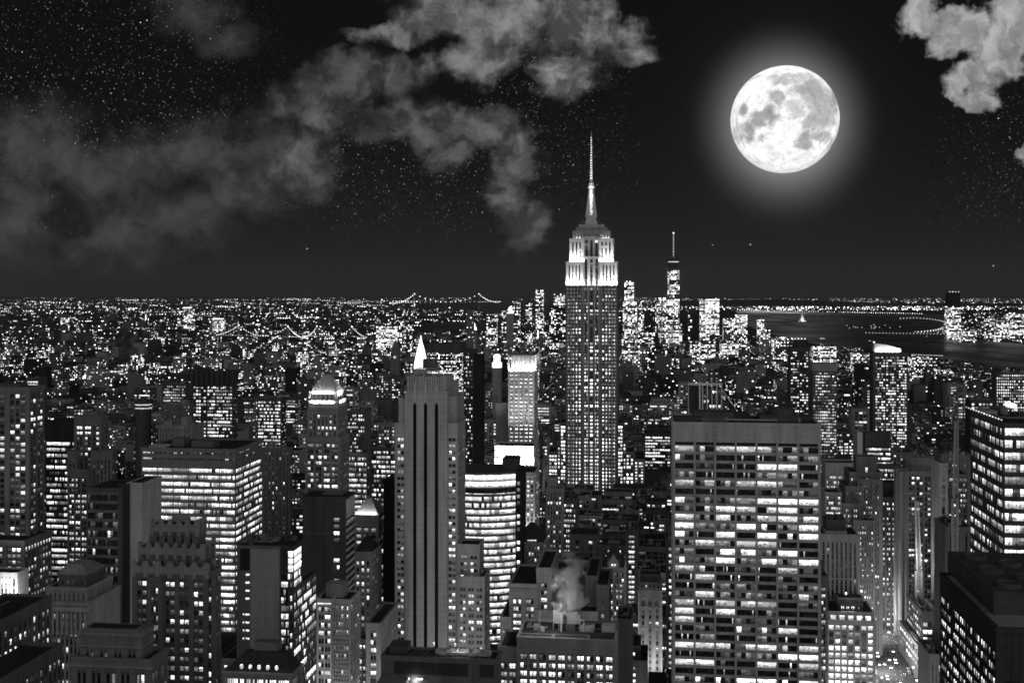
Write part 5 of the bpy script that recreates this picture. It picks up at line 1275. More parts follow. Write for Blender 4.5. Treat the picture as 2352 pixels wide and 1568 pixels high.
class FB:
    def __init__(s): s.v = []; s.f = []; s.uv = []; s.fa = []; s.fb = []
    def box(s, cx, cy, w, d, z0, z1, rot, seed, lit, alb, px=4., pz=4., br=2.5):
        c, n = math.cos(rot), math.sin(rot); i = len(s.v); P4 = []
        for a, b_ in ((-w / 2, -d / 2), (w / 2, -d / 2), (w / 2, d / 2), (-w / 2, d / 2)): P4.append((cx + a * c - b_ * n, cy + a * n + b_ * c))
        s.v += [(x, y, z0) for x, y in P4] + [(x, y, z1) for x, y in P4]
        for k in range(4):
            k2 = (k + 1) % 4; s.f.append((i + k, i + k2, i + 4 + k2, i + 4 + k)); L = w if k % 2 == 0 else d
            L = max(px, round(L / px) * px); Z = (z1 - z0); s.uv += [(0, 0), (L, 0), (L, Z), (0, Z)]
            s.fa.append((seed + k * .37, lit, alb)); s.fb.append((px, pz, br))
        s.f.append((i + 4, i + 5, i + 6, i + 7)); s.uv += [(0, 0)] * 4; s.fa.append((seed, 0, .05)); s.fb.append((1e4, 1e4, 0))
        return s
    def build(s, name, parent=None, loc=None):
        me = bpy.data.meshes.new(name); me.from_pydata(s.v, [], s.f); me.materials.append(facade_mat())
        u = me.uv_layers.new(name='UVMap'); u.data.foreach_set('uv', np.array(s.uv, dtype=np.float32).ravel())
        for nm, dat in (('fa', s.fa), ('fb', s.fb)):
            a = me.attributes.new(nm, 'FLOAT_VECTOR', 'FACE'); a.data.foreach_set('vector', np.array(dat, dtype=np.float32).ravel())
        o = bpy.data.objects.new(name, me); COL.objects.link(o)
        if parent: o.parent = parent
        if loc: o.location = loc
        return o

# ================================================================== the ordinary blocks between the known buildings
AVE5 = u_at(541, 1290); AVE6 = u_at(893, 840)
AV = [AVE5 - 150 * k for k in range(1, 40)] + [AVE5, AVE6] + [AVE6 + 240 * k for k in range(1, 30)] + [(AVE5 + AVE6) / 2 + 1e9]
def in_av(u0, u1): return any(a - 13 < u1 and a + 13 > u0 for a in AV)
RD0, RD1 = mathutils.Vector(gxy(899, 690)), mathutils.Vector(gxy(879, 600)); RDD = (RD1 - RD0).normalized(); RDN = mathutils.Vector((RDD.y, -RDD.x))
for i in range(-4, 34):
    q = RD0 + RDD * i * 10; uu, vv_ = q.x * CA - q.y * SA, q.x * SA + q.y * CA; FOOT.append((uu - 14, uu + 14, vv_ - 6, vv_ + 6)); TOPS.append(3000)
SHOW.append((876, 893, 1080, 640)); SHOW.append((893, 915, 960, 668))
r = random.Random(21)
def clash(u0, u1, v0, v1): return any(u0 < b_ + 2 and u1 > a - 2 and v0 < d + 3 and v1 > c - 3 for a, b_, c, d in FOOT)
gen = []
v = 560.0
while v < 5600:
    for half in (0, 1):
        vv = v + 8 + half * 33; dd = 29
        um, uM = u_at(-60, vv), u_at(1085, vv); u = um
        while u < uM:
            wd = r.uniform(16, 38) * (1 if vv < 2200 else 1.25); u1 = u + wd - r.choice((0.6, .6, 3)); u0 = u; u += wd
            if in_av(u0, u1) or r.random() < .03: continue
            X, Y = wpt((u0 + u1) / 2, vv + 14)
            if wet(X, Y) or (vv < 1900 and clash(u0, u1, vv, vv + dd)): continue
            pxc = px_of((u0 + u1) / 2, vv)
            if vv > 2600: h = r.choice((14, 18, 22, 26, 30)) * r.uniform(.8, 1.3) + (r.random() < .07) * r.uniform(20, 55)
            elif vv > 1700: h = r.uniform(20, 50) + (r.random() < .1) * r.uniform(20, 70)
            elif vv > 1000: h = r.uniform(28, 68) + (r.random() < .12) * r.uniform(20, 60)
            else: h = r.uniform(32, 70) + (r.random() < .15) * 25
            if 630 < pxc < 680 and vv < 1250: h = min(h, 48)
            if pxc > 770 and vv > 2700: h = min(h, 20)
            # leave in view what the photograph shows behind
            p0, p1 = px_of(u0, vv), px_of(u1, vv)
            lim = 292
            for a, b_, hv, yb in SHOW:
                if hv > vv - 5 and a < p1 and b_ > p0 and hv > vv: lim = max(lim, yb)
            Yf = wpt((u0 + u1) / 2, vv)[1]
            if lim > 678 or (650 < pxc < 830 and vv < 560): continue
            hmax = H - (lim - PY0) * (Yf + (dd if lim > 300 else 0)) / F
            if vv > 1900: hmax = min(hmax, H - (332 - PY0) * Yf / F)
            if h > hmax: h = hmax * r.uniform(.85, 1.0)
            if h < 7: continue
            gen.append([u0, u1, vv, dd, h, p0, p1, PY0 + F * (H - h) / Yf, 0.0])
    v += 80.5
# how much of each can be seen: walk from near to far with a running skyline
W0 = 1124 + 60; skyl = [2000.0] * W0
ev = []
for i, g in enumerate(gen): ev.append((g[2], 1, i, g[5], g[6], g[7]))
for (f, tp) in zip(FOOT, TOPS): ev.append((f[2], 0, -1, px_of(f[0], f[2]), px_of(f[1], f[2]), tp)); ev.append((f[3], 0, -1, px_of(f[0], f[3]), px_of(f[1], f[3]), PY0 + (tp - PY0) * f[2] / f[3]))
ev.sort()
for d_, _, i, p0, p1, tp in ev:
    a = 0
    for x in range(max(0, int(p0) + 60), min(W0, int(p1) + 61)):
        if tp < skyl[x]:
            if 60 <= x < 1084: a += min(skyl[x], 682) - tp if tp < 682 else 0
            skyl[x] = tp
    if i >= 0: gen[i][8] = a
order = sorted(range(len(gen)), key=lambda i: -gen[i][8] if gen[i][2] < 2300 else 0)
NIND = 212
ind = set(i for i in order[:NIND] if gen[i][8] > 12)
print('generic', len(gen), 'individual', len(ind), 'min area', min(gen[i][8] for i in ind))
far = FB()
used_names = []
BN = ('apartment_block', 'loft_building', 'office_block', 'brick_building', 'masonry_block', 'walk_up_building')
for i, g in enumerate(gen):
    u0, u1, vv, dd, h, p0, p1, tp, ar = g
    if i not in ind:
        X, Y = wpt((u0 + u1) / 2, vv + dd / 2); k = max(1.0, Y / 1150 * 1.9 / 3.4)
        far.box(X, Y, u1 - u0, dd, 0, h, -A, r.random() * 400, r.choice((.03, .06, .1, .16, .26)) * (1.0 if Y < 3300 else 1.5) * max(.15, patch(X, Y)), r.choice((.04, .08, .14, .22, .34)), 3.4 * k, 3.6 * k, 5)
        if r.random() < .5: far.box(X + r.uniform(-4, 4), Y, (u1 - u0) * .3, dd * .3, h, h + r.uniform(2.5, 6), -A, 1, 0, r.choice((.06, .12, .2)))
        continue
    alb = r.choice((.08, .1, .13, .16, .2, .26, .34)); lit = r.choice((.08, .15, .25, .35, .5, .7)); nm = r.choice(BN)
    if 600 < (p0 + p1) / 2 < 670 and vv < 1200: lit *= .8; alb = min(alb, .24)
    b = Bld(nm, None, v=vv, px=p0, wall=alb, relief=.3, seed=i, maxwin=60)
    g_ = r.choice((1, 1, 2, 2, 3)); fl = r.uniform(3.4, 4.2); p_ = r.uniform(2.6, 3.8) * (1 if vv < 1500 else 1.3); fl *= (1 if vv < 1500 else 1.25)
    n = max(1, int((u1 - u0 - 1) / p_)); n = max(g_, n // g_ * g_)
    kind = r.choice(('grid', 'grid', 'grid', 'band', 'column'))
    fs = S(n=n, g=g_, wf=r.uniform(.4, .6), gf=.72, gw=.2, fl=fl, wb=.22, wt=.76, top=r.uniform(1.5, 4), lit=lit, row=r.choice((.1, .3, .6)), dim=.3, seg=3, br=1.25)
    if kind == 'band': fs.update(wf=.85, g=1, row=.8, seg=9)
    if kind == 'column': fs.update(n=min(n, 2), wf=.25, lit=.5)
    ss = S(p=p_, wf=.4, fl=fl, wb=.25, wt=.75, top=3, lit=lit * .6, dim=.2)
    side_blank = r.random() < .45
    # only storeys that can be seen need panes
    kw = dict(fs=fs, ss=None if side_blank else ss)
    z_low = max(0.0, h - 45)
    uu0, uu1 = u0 - b.u0, u1 - b.u0
    T = dict(x0=uu0, x1=uu1, y0=0, y1=dd, z0=z_low, z1=h, d=dd); FOOT.append((u0, u1, vv, vv + dd)); TOPS.append(tp)
    if z_low > 0: b.W.box(uu0 - .3, uu1 + .3, -.3, dd + .3, 0, z_low)
    b.solid(T, kw['fs'], kw['ss'], r.uniform(.5, 1.4))
    rf = 'flat'
    q = r.random()
    if q < .3: b.rooftop(T, 1); rf = 'a bulkhead'
    elif q < .62: b.rooftop(T, r.choice((1, 2))); b.tank(uu0 + (uu1 - uu0) * r.uniform(.3, .7), dd * .6, h + .15); rf = 'a water tank'
    elif q < .8: b.rooftop(T, 3, hmax=3); rf = 'roof plant'
    elif q < .9 and u1 - u0 > 22:
        T2 = dict(T, x0=uu0 + 3, x1=uu1 - 4, y0=5, y1=dd - 3, z0=h, z1=h + r.uniform(4, 9)); b.solid(T2, dict(fs, n=max(1, n // 2), g=1), None, .8); rf = 'a set back top floor'
    b.done()
    tone = 'dark' if alb < .12 else 'grey' if alb < .2 else 'pale'
    size = 'narrow' if u1 - u0 < 21 else 'wide' if u1 - u0 > 31 else 'mid-sized'
    win = {'band': 'banded windows', 'column': 'a window column'}.get(kind, 'few lit windows' if lit < .2 else 'scattered lit windows' if lit < .45 else 'many lit windows')
    used_names.append((b.root, tone, size, win, rf, (p0 + p1) / 2, tp, vv))
fo = far.build('distant_blocks'); tag(fo, 'mass of lower city blocks with tiny lit windows filling the middle distance', 'buildings', kind='stuff')
# labels: by look and by what stands nearest
seen = {}
for (o, tone, size, win, rf, pc, tp, vv) in used_names:
    bst = min(NAMED, key=lambda q: (q[0] - pc) ** 2 + (q[1] - tp) ** 2 * .5)
    dxp, dyp = pc - bst[0], tp - bst[1]
    rel = ('right of' if dxp > 0 else 'left of') if abs(dxp) > 14 else ('above' if dyp < 0 else 'below')
    lab = '%s %s block, %s, %s, %s the %s' % (size, tone, win, 'flat roof' if rf == 'flat' else rf.replace('a ', ''), rel, bst[2])
    seen.setdefault((bst[2], rel, size, tone, win, rf), []).append((o, lab, tp))
    o['category'] = 'building'; o['group'] = 'ordinary city blocks between the towers'
for k, L_ in seen.items():
    L_.sort(key=lambda q: q[2])
    for j, (o, lab, tp) in enumerate(L_):
        if len(L_) == 1: o['label'] = lab
        else: o['label'] = lab + (', farther one' if j == 0 else ', nearest one' if j == len(L_) - 1 else ', %s farthest' % ('second', 'third', 'fourth', 'fifth')[min(j - 1, 3)])

# ================================================================== downtown and other far towers (each a thing; windows in the facade)
r = random.Random(5)
def ftower(lab, xl, xr, yt, v, lit=.6, alb=.1, name='skyscraper', top=None, px=None, br=3., pz=None, d=None, shape=None):
    u0, u1 = u_at(xl, v), u_at(xr, v); X, Y = wpt((u0 + u1) / 2, v); k = Y / 1150
    o = tag(empty(name, (X, Y, 0)), lab, 'building'); z = z_at(yt, (u0 + u1) / 2, v); w_ = u1 - u0; d = d or w_ * .8
    f = FB().box(0, 0, w_, d, 0, z, 0, r.random() * 300, lit, alb, px or 1.6 * k, pz or 1.6 * k, br)
    if top: f.box(0, 0, w_ * top[0], d * top[0], z, z + top[1] * k, 0, 5, top[2] if len(top) > 2 else 0, alb, 1.6 * k, 1.6 * k, br)
    f.build('wall', o); return o, z, w_, k
for a in (('mid lit slab left of downtown towers', 532, 544, 288, 6000, .65, .1), ):
    pass
ftower('tallest downtown tower with mast, glittering with window lights', 667.5, 679.5, 268, 6100, .8, .12, br=7)
o = [x for x in bpy.data.objects if x.get('label', '').startswith('tallest downtown')][0]
k = 6100 / 1150.; z1_ = z_at(268, u_at(673, 6100), 6100)
MB().frustum((-31, 31, -24, 24), (-26, 26, -22, 22), z1_, z1_ + 11 * k).build('dark_top', wall_mat(.06), o)
MB().box(-27, 27, -26, -24.5, z1_ + 6 * k, z1_ + 6.6 * k, 2).build('light_ring', pane_mat(), o)
m = MB().lathe(0, 0, [(10, z1_ + 11 * k), (10, z1_ + 12 * k), (3.6, z1_ + 12.2 * k), (2.2, z1_ + 24 * k), (1.2, z1_ + 35 * k)], 8); m.build('mast', wall_mat(.5), o)
for i in range(9): MB().box(-2.5, 2.5, -5, -4, z1_ + (13 + i * 2.5) * k, z1_ + (14.2 + i * 2.5) * k, 1.2).build('mast_lamp', pane_mat(), o)
MB().box(-3.4, 3.4, -5, 0, z1_ + 34.4 * k, z1_ + 35.6 * k, 3).build('mast_lamp', pane_mat(), o)
TW = [('twin-stepped glittering tower between spire tower and tallest downtown tower', 624.5, 634, 282, 5300, .75, .12), ('broad glittering lower half of the twin-stepped tower', 623, 637, 301, 5290, .8, .12),
 ('shorter lit tower right of the twin-stepped tower', 638, 644, 306, 5600, .6, .1), ('bright grid tower left of tallest downtown tower', 655, 667.5, 297, 5900, .85, .15),
 ('lower bright block at the foot of the tallest downtown tower', 668, 682, 322, 5500, .8, .2), ('dark tower beside the brilliant white downtown tower', 688, 692, 308, 5600, .3, .05),
 ('brilliant white downtown tower with a level top', 706, 719, 301, 5700, .98, .5), ('bright narrower tower left of the brilliant white one', 699.5, 706.5, 299, 5750, .9, .3),
 ('square lit tower group right of the brilliant white tower', 735, 747, 314, 5500, .8, .1), ('lit block left of square lit tower', 723, 735, 318, 5500, .6, .1), ('slender riverside tower at the end of downtown', 757, 764, 318, 5200, .5, .1), ('stepped riverside block by slender tower', 763, 770, 328, 5150, .5, .1),
 ('tall lit tower left of the spire tower', 536, 543.5, 289, 5600, .6, .1), ('broad bright tower touching the spire on its left', 554, 565, 293, 5400, .75, .15), ('dark tower under the broad bright one left of spire', 550, 566, 305, 5000, .35, .05),
 ('lit block farthest left in downtown group', 511, 520, 301, 5800, .5, .1), ('small dim tower left of tall lit tower', 526, 532, 303, 5400, .45, .08), ('pale ribbed slab above the white finned tower', 467, 474, 309, 4600, .08, .2), ('dotted block right of pale ribbed slab', 487, 497, 314, 5000, .6, .1), ('dotted block with pointed neighbour above white finned tower', 502, 510, 310, 5000, .55, .1),
 ('dark public housing tower left of water', 398, 404, 320, 4400, .35, .08), ('twin dark housing tower left of water', 405, 412, 324, 4400, .35, .08), ('long low bright market shed by the water', 378, 397, 326, 4600, .95, .5),
 ('tall tower across the river with a dark tapered top', 946, 959.5, 306, 6900, .8, .1), ('bright low block at foot of the tall tower across the river', 960, 975, 331, 6500, .55, .1), ('lit tower across the river near right edge', 985, 994, 318, 6700, .5, .1), ('broad lit block across the river at right edge', 1008, 1026, 312, 6700, .7, .15), ('mid block across the river between the lit towers', 995, 1007, 322, 6600, .6, .1),
 ('glittering tower in the far left boroughs', 62, 68, 317, 7200, .7, .12), ('bright topped far tower left of the bridges', 185, 193, 309, 8000, .9, .2), ('broad bright far block before the bridges', 214, 224, 320, 7000, .85, .3), ('pale far slab at left of the bridges', 210, 214, 318, 7000, .1, .3), ('dark far tower behind bridges', 239, 244, 313, 8000, .2, .05),
 ('wide dark topped office behind the striped tower', 430, 464, 352, 1900, .6, .08), ('tall narrow lit slab between striped and spire towers, far off', 534, 539, 345, 2600, .6, .1),
 ('white lit low block on the right waterfront', 852, 872, 352, 3600, .7, .3), ('grid block on the right waterfront', 884, 905, 358, 3300, .6, .2), ('shed with a string of lamps on the right waterfront', 910, 935, 356, 3500, .4, .1),
 ('dotted block above lamp topped tower', 812, 835, 345, 3900, .5, .1), ('lit block left of lamp topped tower', 772, 788, 336, 4300, .6, .12), ('bright arcaded block in front of downtown', 720, 738, 343, 4200, .75, .25), ('dotted block left of bright arcaded block', 690, 715, 340, 4400, .55, .12),
 ('dark hospital-like slab right of the spire tower', 640, 655, 331, 4300, .5, .08), ('lit block right behind the spire tower', 622, 640, 338, 4100, .6, .15)]
for a in TW:
    lab, xl, xr, yt, v, lit, alb = a
    o, z, w_, k = ftower(lab, xl, xr, yt, v, lit, alb, 'tower' if v > 3000 else 'office_block', br=9 if alb >= .5 else 6.5)
    if 'tapered' in lab:
        MB().frustum((-w_ / 2, w_ / 2, -w_ * .4, w_ * .4), (-w_ * .42, w_ * .42, -w_ * .34, w_ * .34), z, z + 14 * k).build('dark_top', wall_mat(.03), o)
        for i in range(4): MB().box(-w_ * .35 + i * w_ * .22, -w_ * .35 + i * w_ * .22 + 5, -w_ * .4, -w_ * .38, z + 14 * k, z + 15 * k, 2).build('roof_lamp', pane_mat(), o)
    if 'level top' in lab or 'bright topped' in lab or 'broad bright far' in lab: MB().box(-w_ / 2, w_ / 2, -w_ * .45, -w_ * .42, z + .8 * k, z + 2.2 * k, 2.4).build('light_band', pane_mat(), o)
    if 'twin-stepped' in lab and 'lower' not in lab:
        for i in (0, 1): MB().box(-w_ * .3 + i * w_ * .35, -w_ * .2 + i * w_ * .35, -w_ * .42, -w_ * .4, z, z + 1.4 * k, 3).build('roof_lamp', pane_mat(), o)
    if 'dark topped office' in lab: MB().box(-w_ / 2, w_ / 2, -w_ * .4, w_ * .4, z, z + 9.5 * k).build('plant_storey', wall_mat(.09), o)
# lit cone and lantern towers
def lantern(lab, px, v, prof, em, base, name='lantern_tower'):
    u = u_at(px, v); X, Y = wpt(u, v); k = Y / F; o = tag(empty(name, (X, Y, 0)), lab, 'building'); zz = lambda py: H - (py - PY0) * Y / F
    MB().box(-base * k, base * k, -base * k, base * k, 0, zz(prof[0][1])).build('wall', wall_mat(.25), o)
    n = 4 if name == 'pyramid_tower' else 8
    MB().lathe(0, 0, [(r_ * k, zz(y_)) for r_, y_ in prof], n).build('glowing_roof', glow_mat(em), o); return o  # floodlighting on these roofs is put in as emission
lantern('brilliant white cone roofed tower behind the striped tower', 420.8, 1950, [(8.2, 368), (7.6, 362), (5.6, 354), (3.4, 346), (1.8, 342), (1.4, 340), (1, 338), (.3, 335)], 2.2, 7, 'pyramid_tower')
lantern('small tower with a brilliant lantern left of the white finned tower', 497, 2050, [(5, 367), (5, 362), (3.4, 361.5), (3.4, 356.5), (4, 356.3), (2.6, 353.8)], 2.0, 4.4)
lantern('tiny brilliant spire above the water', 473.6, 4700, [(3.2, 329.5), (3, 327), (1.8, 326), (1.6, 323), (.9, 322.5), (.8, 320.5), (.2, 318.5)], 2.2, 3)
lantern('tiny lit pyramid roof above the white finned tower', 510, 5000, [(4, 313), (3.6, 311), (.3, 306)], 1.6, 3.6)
# clock tower
u = u_at(395.6, 2350); X, Y = wpt(u, 2350); k = Y / F; zz = lambda py: H - (py - PY0) * Y / F
o = tag(empty('clock_tower', (X, Y, 0)), 'stone clock tower with a small glowing dial left of the white cone', 'building')
MB().box(-4.2 * k, 4.2 * k, -4 * k, 4 * k, 0, zz(347)).frustum((-3.4 * k, 3.4 * k, -3 * k, 3 * k), (-.6 * k, .6 * k, -.6 * k, .6 * k), zz(347), zz(340)).build('wall', wall_mat(.17), o)
m = MB(); i0 = [(1.3 * k * math.cos(a), -4.05 * k, zz(356.5) + 1.3 * k * math.sin(a)) for a in [math.pi * 2 * j / 16 for j in range(16)]]; m.quad(i0, 1.0); dl = m.build('clock_dial', glow_mat(.8), o)
MB().bar((0, -4.15 * k, zz(356.5)), (0, -4.15 * k, zz(355.6)), .25).bar((0, -4.15 * k, zz(356.5)), (1.2, -4.15 * k, zz(356.8)), .25).build('clock_hands', wall_mat(.02), dl)

# ================================================================== lights of the far boroughs
r = random.Random(77); M = MB()
def far_ok(x, y): return not wet(x, y)
def lamp_at(px, py, s, l):
    Y = F * (H - 8) / (py - PY0); X = (px - PX0) / F * Y
    if wet(X, Y) or r.random() > patch(X, Y) * .62 + .08: return
    k = Y / F; dot(M, X, Y, 8, s * k * .55, l * (1.9 if py > 303 else 2.6))
for i in range(4600):
    px = r.uniform(-20, 660)
    py = r.choice((r.uniform(298.6, 312), r.uniform(304, 330), r.uniform(325, 372)))
    cl = .5 + .5 * math.sin(px * .031 + 1.3) * math.sin(py * .33 + px * .011)
    if r.random() > .35 + .65 * cl: continue
    l = r.choice((.3, .5, .8, 1.5, 3.5)); lamp_at(px, py, r.choice((.5, .55, .65, .8, 1.2)) * (.8 if py > 335 else 1), l)
for i in range(150):                       # strings of street lamps
    px, py = r.uniform(-20, 600), r.choice((r.uniform(299, 314), r.uniform(303, 335), r.uniform(330, 365))); n = r.randint(8, 40); ax = r.choice((1.6, 2.2, 3)); sl_ = r.uniform(-.03, .05)
    l = r.choice((.7, 1.3, 3))
    for j in range(n): lamp_at(px + j * ax, py + j * ax * sl_ + r.uniform(-.25, .25), .75, l * r.uniform(.6, 1.3))
for i in range(26):
    c_ = r.uniform(0, 660); w_ = r.uniform(6, 30); py_ = r.choice((297.6, 298.2, 298.9, 299.7))
    for j in range(r.randint(5, 22)): lamp_at(c_ + r.uniform(-w_, w_), py_ + r.uniform(-.15, .15), .55, r.choice((.5, 1, 2)))
for i in range(2600):
    px = r.uniform(640, 1050); py = r.choice((r.uniform(297.8, 303), r.uniform(302.5, 310), r.uniform(304, 309)))
    if py > 303 and px < 735 and r.random() < .4: continue
    lamp_at(px, py, r.choice((.5, .7, .95)), r.choice((.5, 1, 2, 4)) * (1.6 if py > 303 else .7))
for i in range(800): lamp_at(r.uniform(936, 1050), r.uniform(312, 344), r.choice((.6, .75, .9)), r.choice((.5, 1, 2.2)))
for i in range(90): lamp_at(740 + i * 2.3, 309.6 + i * .045, .7, r.choice((1, 2, 3)))
for i in range(1500):
    px = r.uniform(600, 1040); lamp_at(px, r.uniform(334, 372), r.choice((.55, .7)), r.choice((.5, 1, 2)))
o = M.build('borough_lights', DOT); tag(o, 'countless lights of the boroughs and shore beyond the rivers', 'city lights', kind='stuff')
# avenue lamps between the blocks
M = MB()
for a in AV[:-1]:
    v_ = 1120.0
    while v_ < 5200:
        for s_ in (-9, 9):
            X, Y = wpt(a + s_, v_)
            if not wet(X, Y) and -60 < px_of(a, v_) < 1084: dot(M, X, Y, 9, max(.5, .42 * Y / F), r.choice((.5, 1, 2)))
        v_ += 38
for j in range(60):
    v_ = 1124 + 80.5 * j
    for u in np.arange(u_at(-20, v_), u_at(1044, v_), 45):
        X, Y = wpt(u, v_); 
        if not wet(X, Y) and r.random() < .4: dot(M, X, Y, 9, .42 * Y / F, r.choice((.6, 1, 2)))
o = M.build('street_lights', DOT); tag(o, 'street lamps glowing along avenues and cross streets between the blocks', 'city lights', kind='stuff')
# far blocks beyond the rivers
fb_ = FB()
for i in range(2600):
    px = r.uniform(-20, 620); py = r.uniform(303, 345) if r.random() < .7 else r.uniform(300, 310); X, Y = gxy(px, py)
    if wet(X, Y): continue
    k = Y / F; h = min(r.choice((8, 12, 18, 30)) * r.uniform(.8, 1.6) + (r.random() < .06) * 50, H - (303 - PY0) * k); fb_.box(X, Y, r.uniform(2, 7) * k, 12 * k / 3, 0, max(6, h), r.uniform(-.5, .5), r.random() * 500, r.choice((.02, .06, .12, .3)) * patch(X, Y), r.choice((.06, .1, .2)), 1.8 * k, 1.6 * k, 5)
for i in range(700):
    px = r.uniform(640, 1050); py = r.uniform(299, 309) if r.random() < .5 else r.uniform(316, 345)
    if py > 315 and px < 945: continue
    X, Y = gxy(px, py)
    if wet(X, Y): continue
    k = Y / F; h = r.choice((8, 12, 20)) * r.uniform(.8, 1.5) + (py > 315) * r.uniform(0, 50); fb_.box(X, Y, r.uniform(2, 8) * k, 4 * k, 0, h, 0, r.random() * 500, r.uniform(.15, .5), .08, 1.4 * k, 1.3 * k, 3)
o = fb_.build('borough_blocks'); tag(o, 'mass of low blocks of the boroughs and the far shore', 'buildings', kind='stuff')
# far low ridge on the horizon right
m = MB(); N = 60; y0 = 24000.
for i in range(N):
    xa_, xb_ = 3500 + 23000 * i / N, 3500 + 23000 * (i + 1) / N; hh = lambda q: 95 + 50 * math.sin(q * .0004) + 20 * math.sin(q * .0013)
    m.quad([(xa_, y0, 0), (xb_, y0, 0), (xb_, y0 + 1500, hh(xb_)), (xa_, y0 + 1500, hh(xa_))]); m.quad([(xa_, y0 + 1500, hh(xa_)), (xb_, y0 + 1500, hh(xb_)), (xb_, y0 + 4000, 0), (xa_, y0 + 4000, 0)])
o = m.build('hills', wall_mat(.04)); o['kind'] = 'structure'

# ================================================================== bridges
def bridge(lab, tows, Ys, ytop, ydeck, ends, n=26, lamp=.8, side=0):
    """towers at picture columns tows, at distances Ys"""
    pts = [((p - PX0) / F * Y, Y) for p, Y in zip(tows, Ys)]; ctr = pts[0]
    o = tag(empty('suspension_bridge', (ctr[0], ctr[1], 0), 0), lab, 'bridge', 'suspension bridges'); loc_ = lambda q: (q[0] - ctr[0], q[1] - ctr[1])
    k = Ys[0] / F; zt = H - (ytop - PY0) * k; zd = H - (ydeck - PY0) * k
    for q in pts:
        x, y = loc_(q); w_ = .45 * k
        tw = MB().box(x - 2.2 * w_, x - 1.1 * w_, y - w_, y + w_, 0, zt).box(x + 1.1 * w_, x + 2.2 * w_, y - w_, y + w_, 0, zt).box(x - 1.1 * w_, x + 1.1 * w_, y - w_, y + w_, zt - 1.5 * k, zt - .3 * k).build('bridge_tower', wall_mat(.3), o)
        L_ = MB(); dot(L_, x, y - 2 * w_, zt + .3 * k, .7 * k, 3); L_.build('tower_lamp', DOT, tw)
    allp = [((ends[0][0] - PX0) / F * ends[0][1], ends[0][1])] + pts + [((ends[1][0] - PX0) / F * ends[1][1], ends[1][1])]
    for a, b_ in zip(allp, allp[1:]): 
        pa, pb = loc_(a), loc_(b_)
        MB().bar((pa[0], pa[1], zd), (pb[0], pb[1], zd), .32 * k).build('deck', wall_mat(.2), o)
    cab, lam = MB(), MB()
    for si, (a, b_) in enumerate(zip(allp, allp[1:])):
        ea, eb = (zd if si == 0 else zt), (zd if si == len(allp) - 2 else zt); prev = None; pa, pb = loc_(a), loc_(b_)
        for j in range(n + 1):
            f = j / n; mid = zd + .4 * k; sag = (ea * (1 - f) + eb * f) - (min(ea, eb) - mid if min(ea, eb) > zd else (zt - zd) * .35) * 4 * f * (1 - f)
            p = (pa[0] + (pb[0] - pa[0]) * f, pa[1] + (pb[1] - pa[1]) * f, sag)
            if prev: cab.bar(prev, p, .13 * k)
            dot(lam, p[0], p[1] - .2 * k, p[2], .55 * k, lamp * 2.6); dot(lam, p[0], p[1] - .2 * k, zd + .3 * k, .4 * k, lamp * 1.4); prev = p
    cab.build('cable', wall_mat(.4), o); lm = lam.build('cable_lamps', DOT, o); lm['kind'] = 'stuff'
bridge('long suspension bridge on the horizon left of the spire', (414.5, 479), (15800, 17400), 293.6, 302.4, ((390, 15300), (500, 18000)), 13, 1.6)
bridge('nearer suspension bridge strung with lamps in the far left boroughs', (239, 288), (6400, 6200), 325, 335.2, ((205, 6500), (308, 6100)), 20, .8)
bridge('second lamp strung suspension bridge right of the nearer one', (317, 352), (6600, 6500), 326, 335.8, ((303, 6650), (372, 6450)), 14, .8)

# ================================================================== statue, islands, promenade, boats
X, Y = gxy(802, 321.3); o = sheet('island', [(X - 150 + 260 * math.cos(a), Y + 160 * math.sin(a)) for a in [2 * math.pi * j / 24 for j in range(24)]], 1.2, wall_mat(.05))
X2, Y2 = gxy(893, 326.5); sheet('island', [(X2 + 330 * math.cos(a), Y2 + 120 * math.sin(a)) for a in [2 * math.pi * j / 24 for j in range(24)]], 1.2, wall_mat(.05))
st = tag(empty('statue', (X, Y, 1), 0), 'tiny floodlit statue with a raised torch on its island', 'statue'); k = Y / F
MB().prism([(4.2 * k * math.cos(a) * (1 if j % 2 else .7), 4.2 * k * math.sin(a) * (1 if j % 2 else .7)) for j, a in [(j, 2 * math.pi * j / 22) for j in range(22)]], 0, 1.2 * k).build('fort_base', wall_mat(.4), st)
MB().frustum((-1.9 * k, 1.9 * k, -1.9 * k, 1.9 * k), (-1.25 * k, 1.25 * k, -1.25 * k, 1.25 * k), 1.2 * k, 4.8 * k).build('pedestal', wall_mat(.6), st)
m = MB().lathe(0, 0, [(1.15 * k, 4.8 * k), (.95 * k, 6 * k), (.75 * k, 7.6 * k), (.85 * k, 8.4 * k), (.35 * k, 8.8 * k), (.38 * k, 9.3 * k), (.1 * k, 9.7 * k)], 12)
m.bar((-.6 * k, 0, 8.2 * k), (-1.1 * k, 0, 10.4 * k), .2 * k).bar((.7 * k, 0, 8 * k), (.9 * k, -.4 * k, 6.8 * k), .2 * k); m.build('figure', wall_mat(.5), st)
L_ = MB(); dot(L_, -1.1 * k, 0, 10.9 * k, .4 * k, 3); L_.build('torch', DOT, st)
area('floodlight', (X, Y - 60, 2), (X, Y, 45), 30, 8, 130000)
M = MB()
for i in range(36):     # curved promenade
    f = i / 35; a = -1.9 + f * 3.3; px = 912 + 36 * math.cos(a) * (1 if f > .4 else 1) ; py = 325.5 + 7.2 * math.sin(a)
    X_, Y_ = gxy(px, py); k = Y_ / F; dot(M, X_, Y_, 8, .55 * k, 1.6 + (f > .45) * .8); (f > .6) and dot(M, X_, Y_ + 60, 8, .5 * k, 1.4)
for i in range(24): X_, Y_ = gxy(866 + i * 3.4, 333.5 + .05 * i); k = Y_ / F; dot(M, X_, Y_, 8, .5 * k, 1.2)
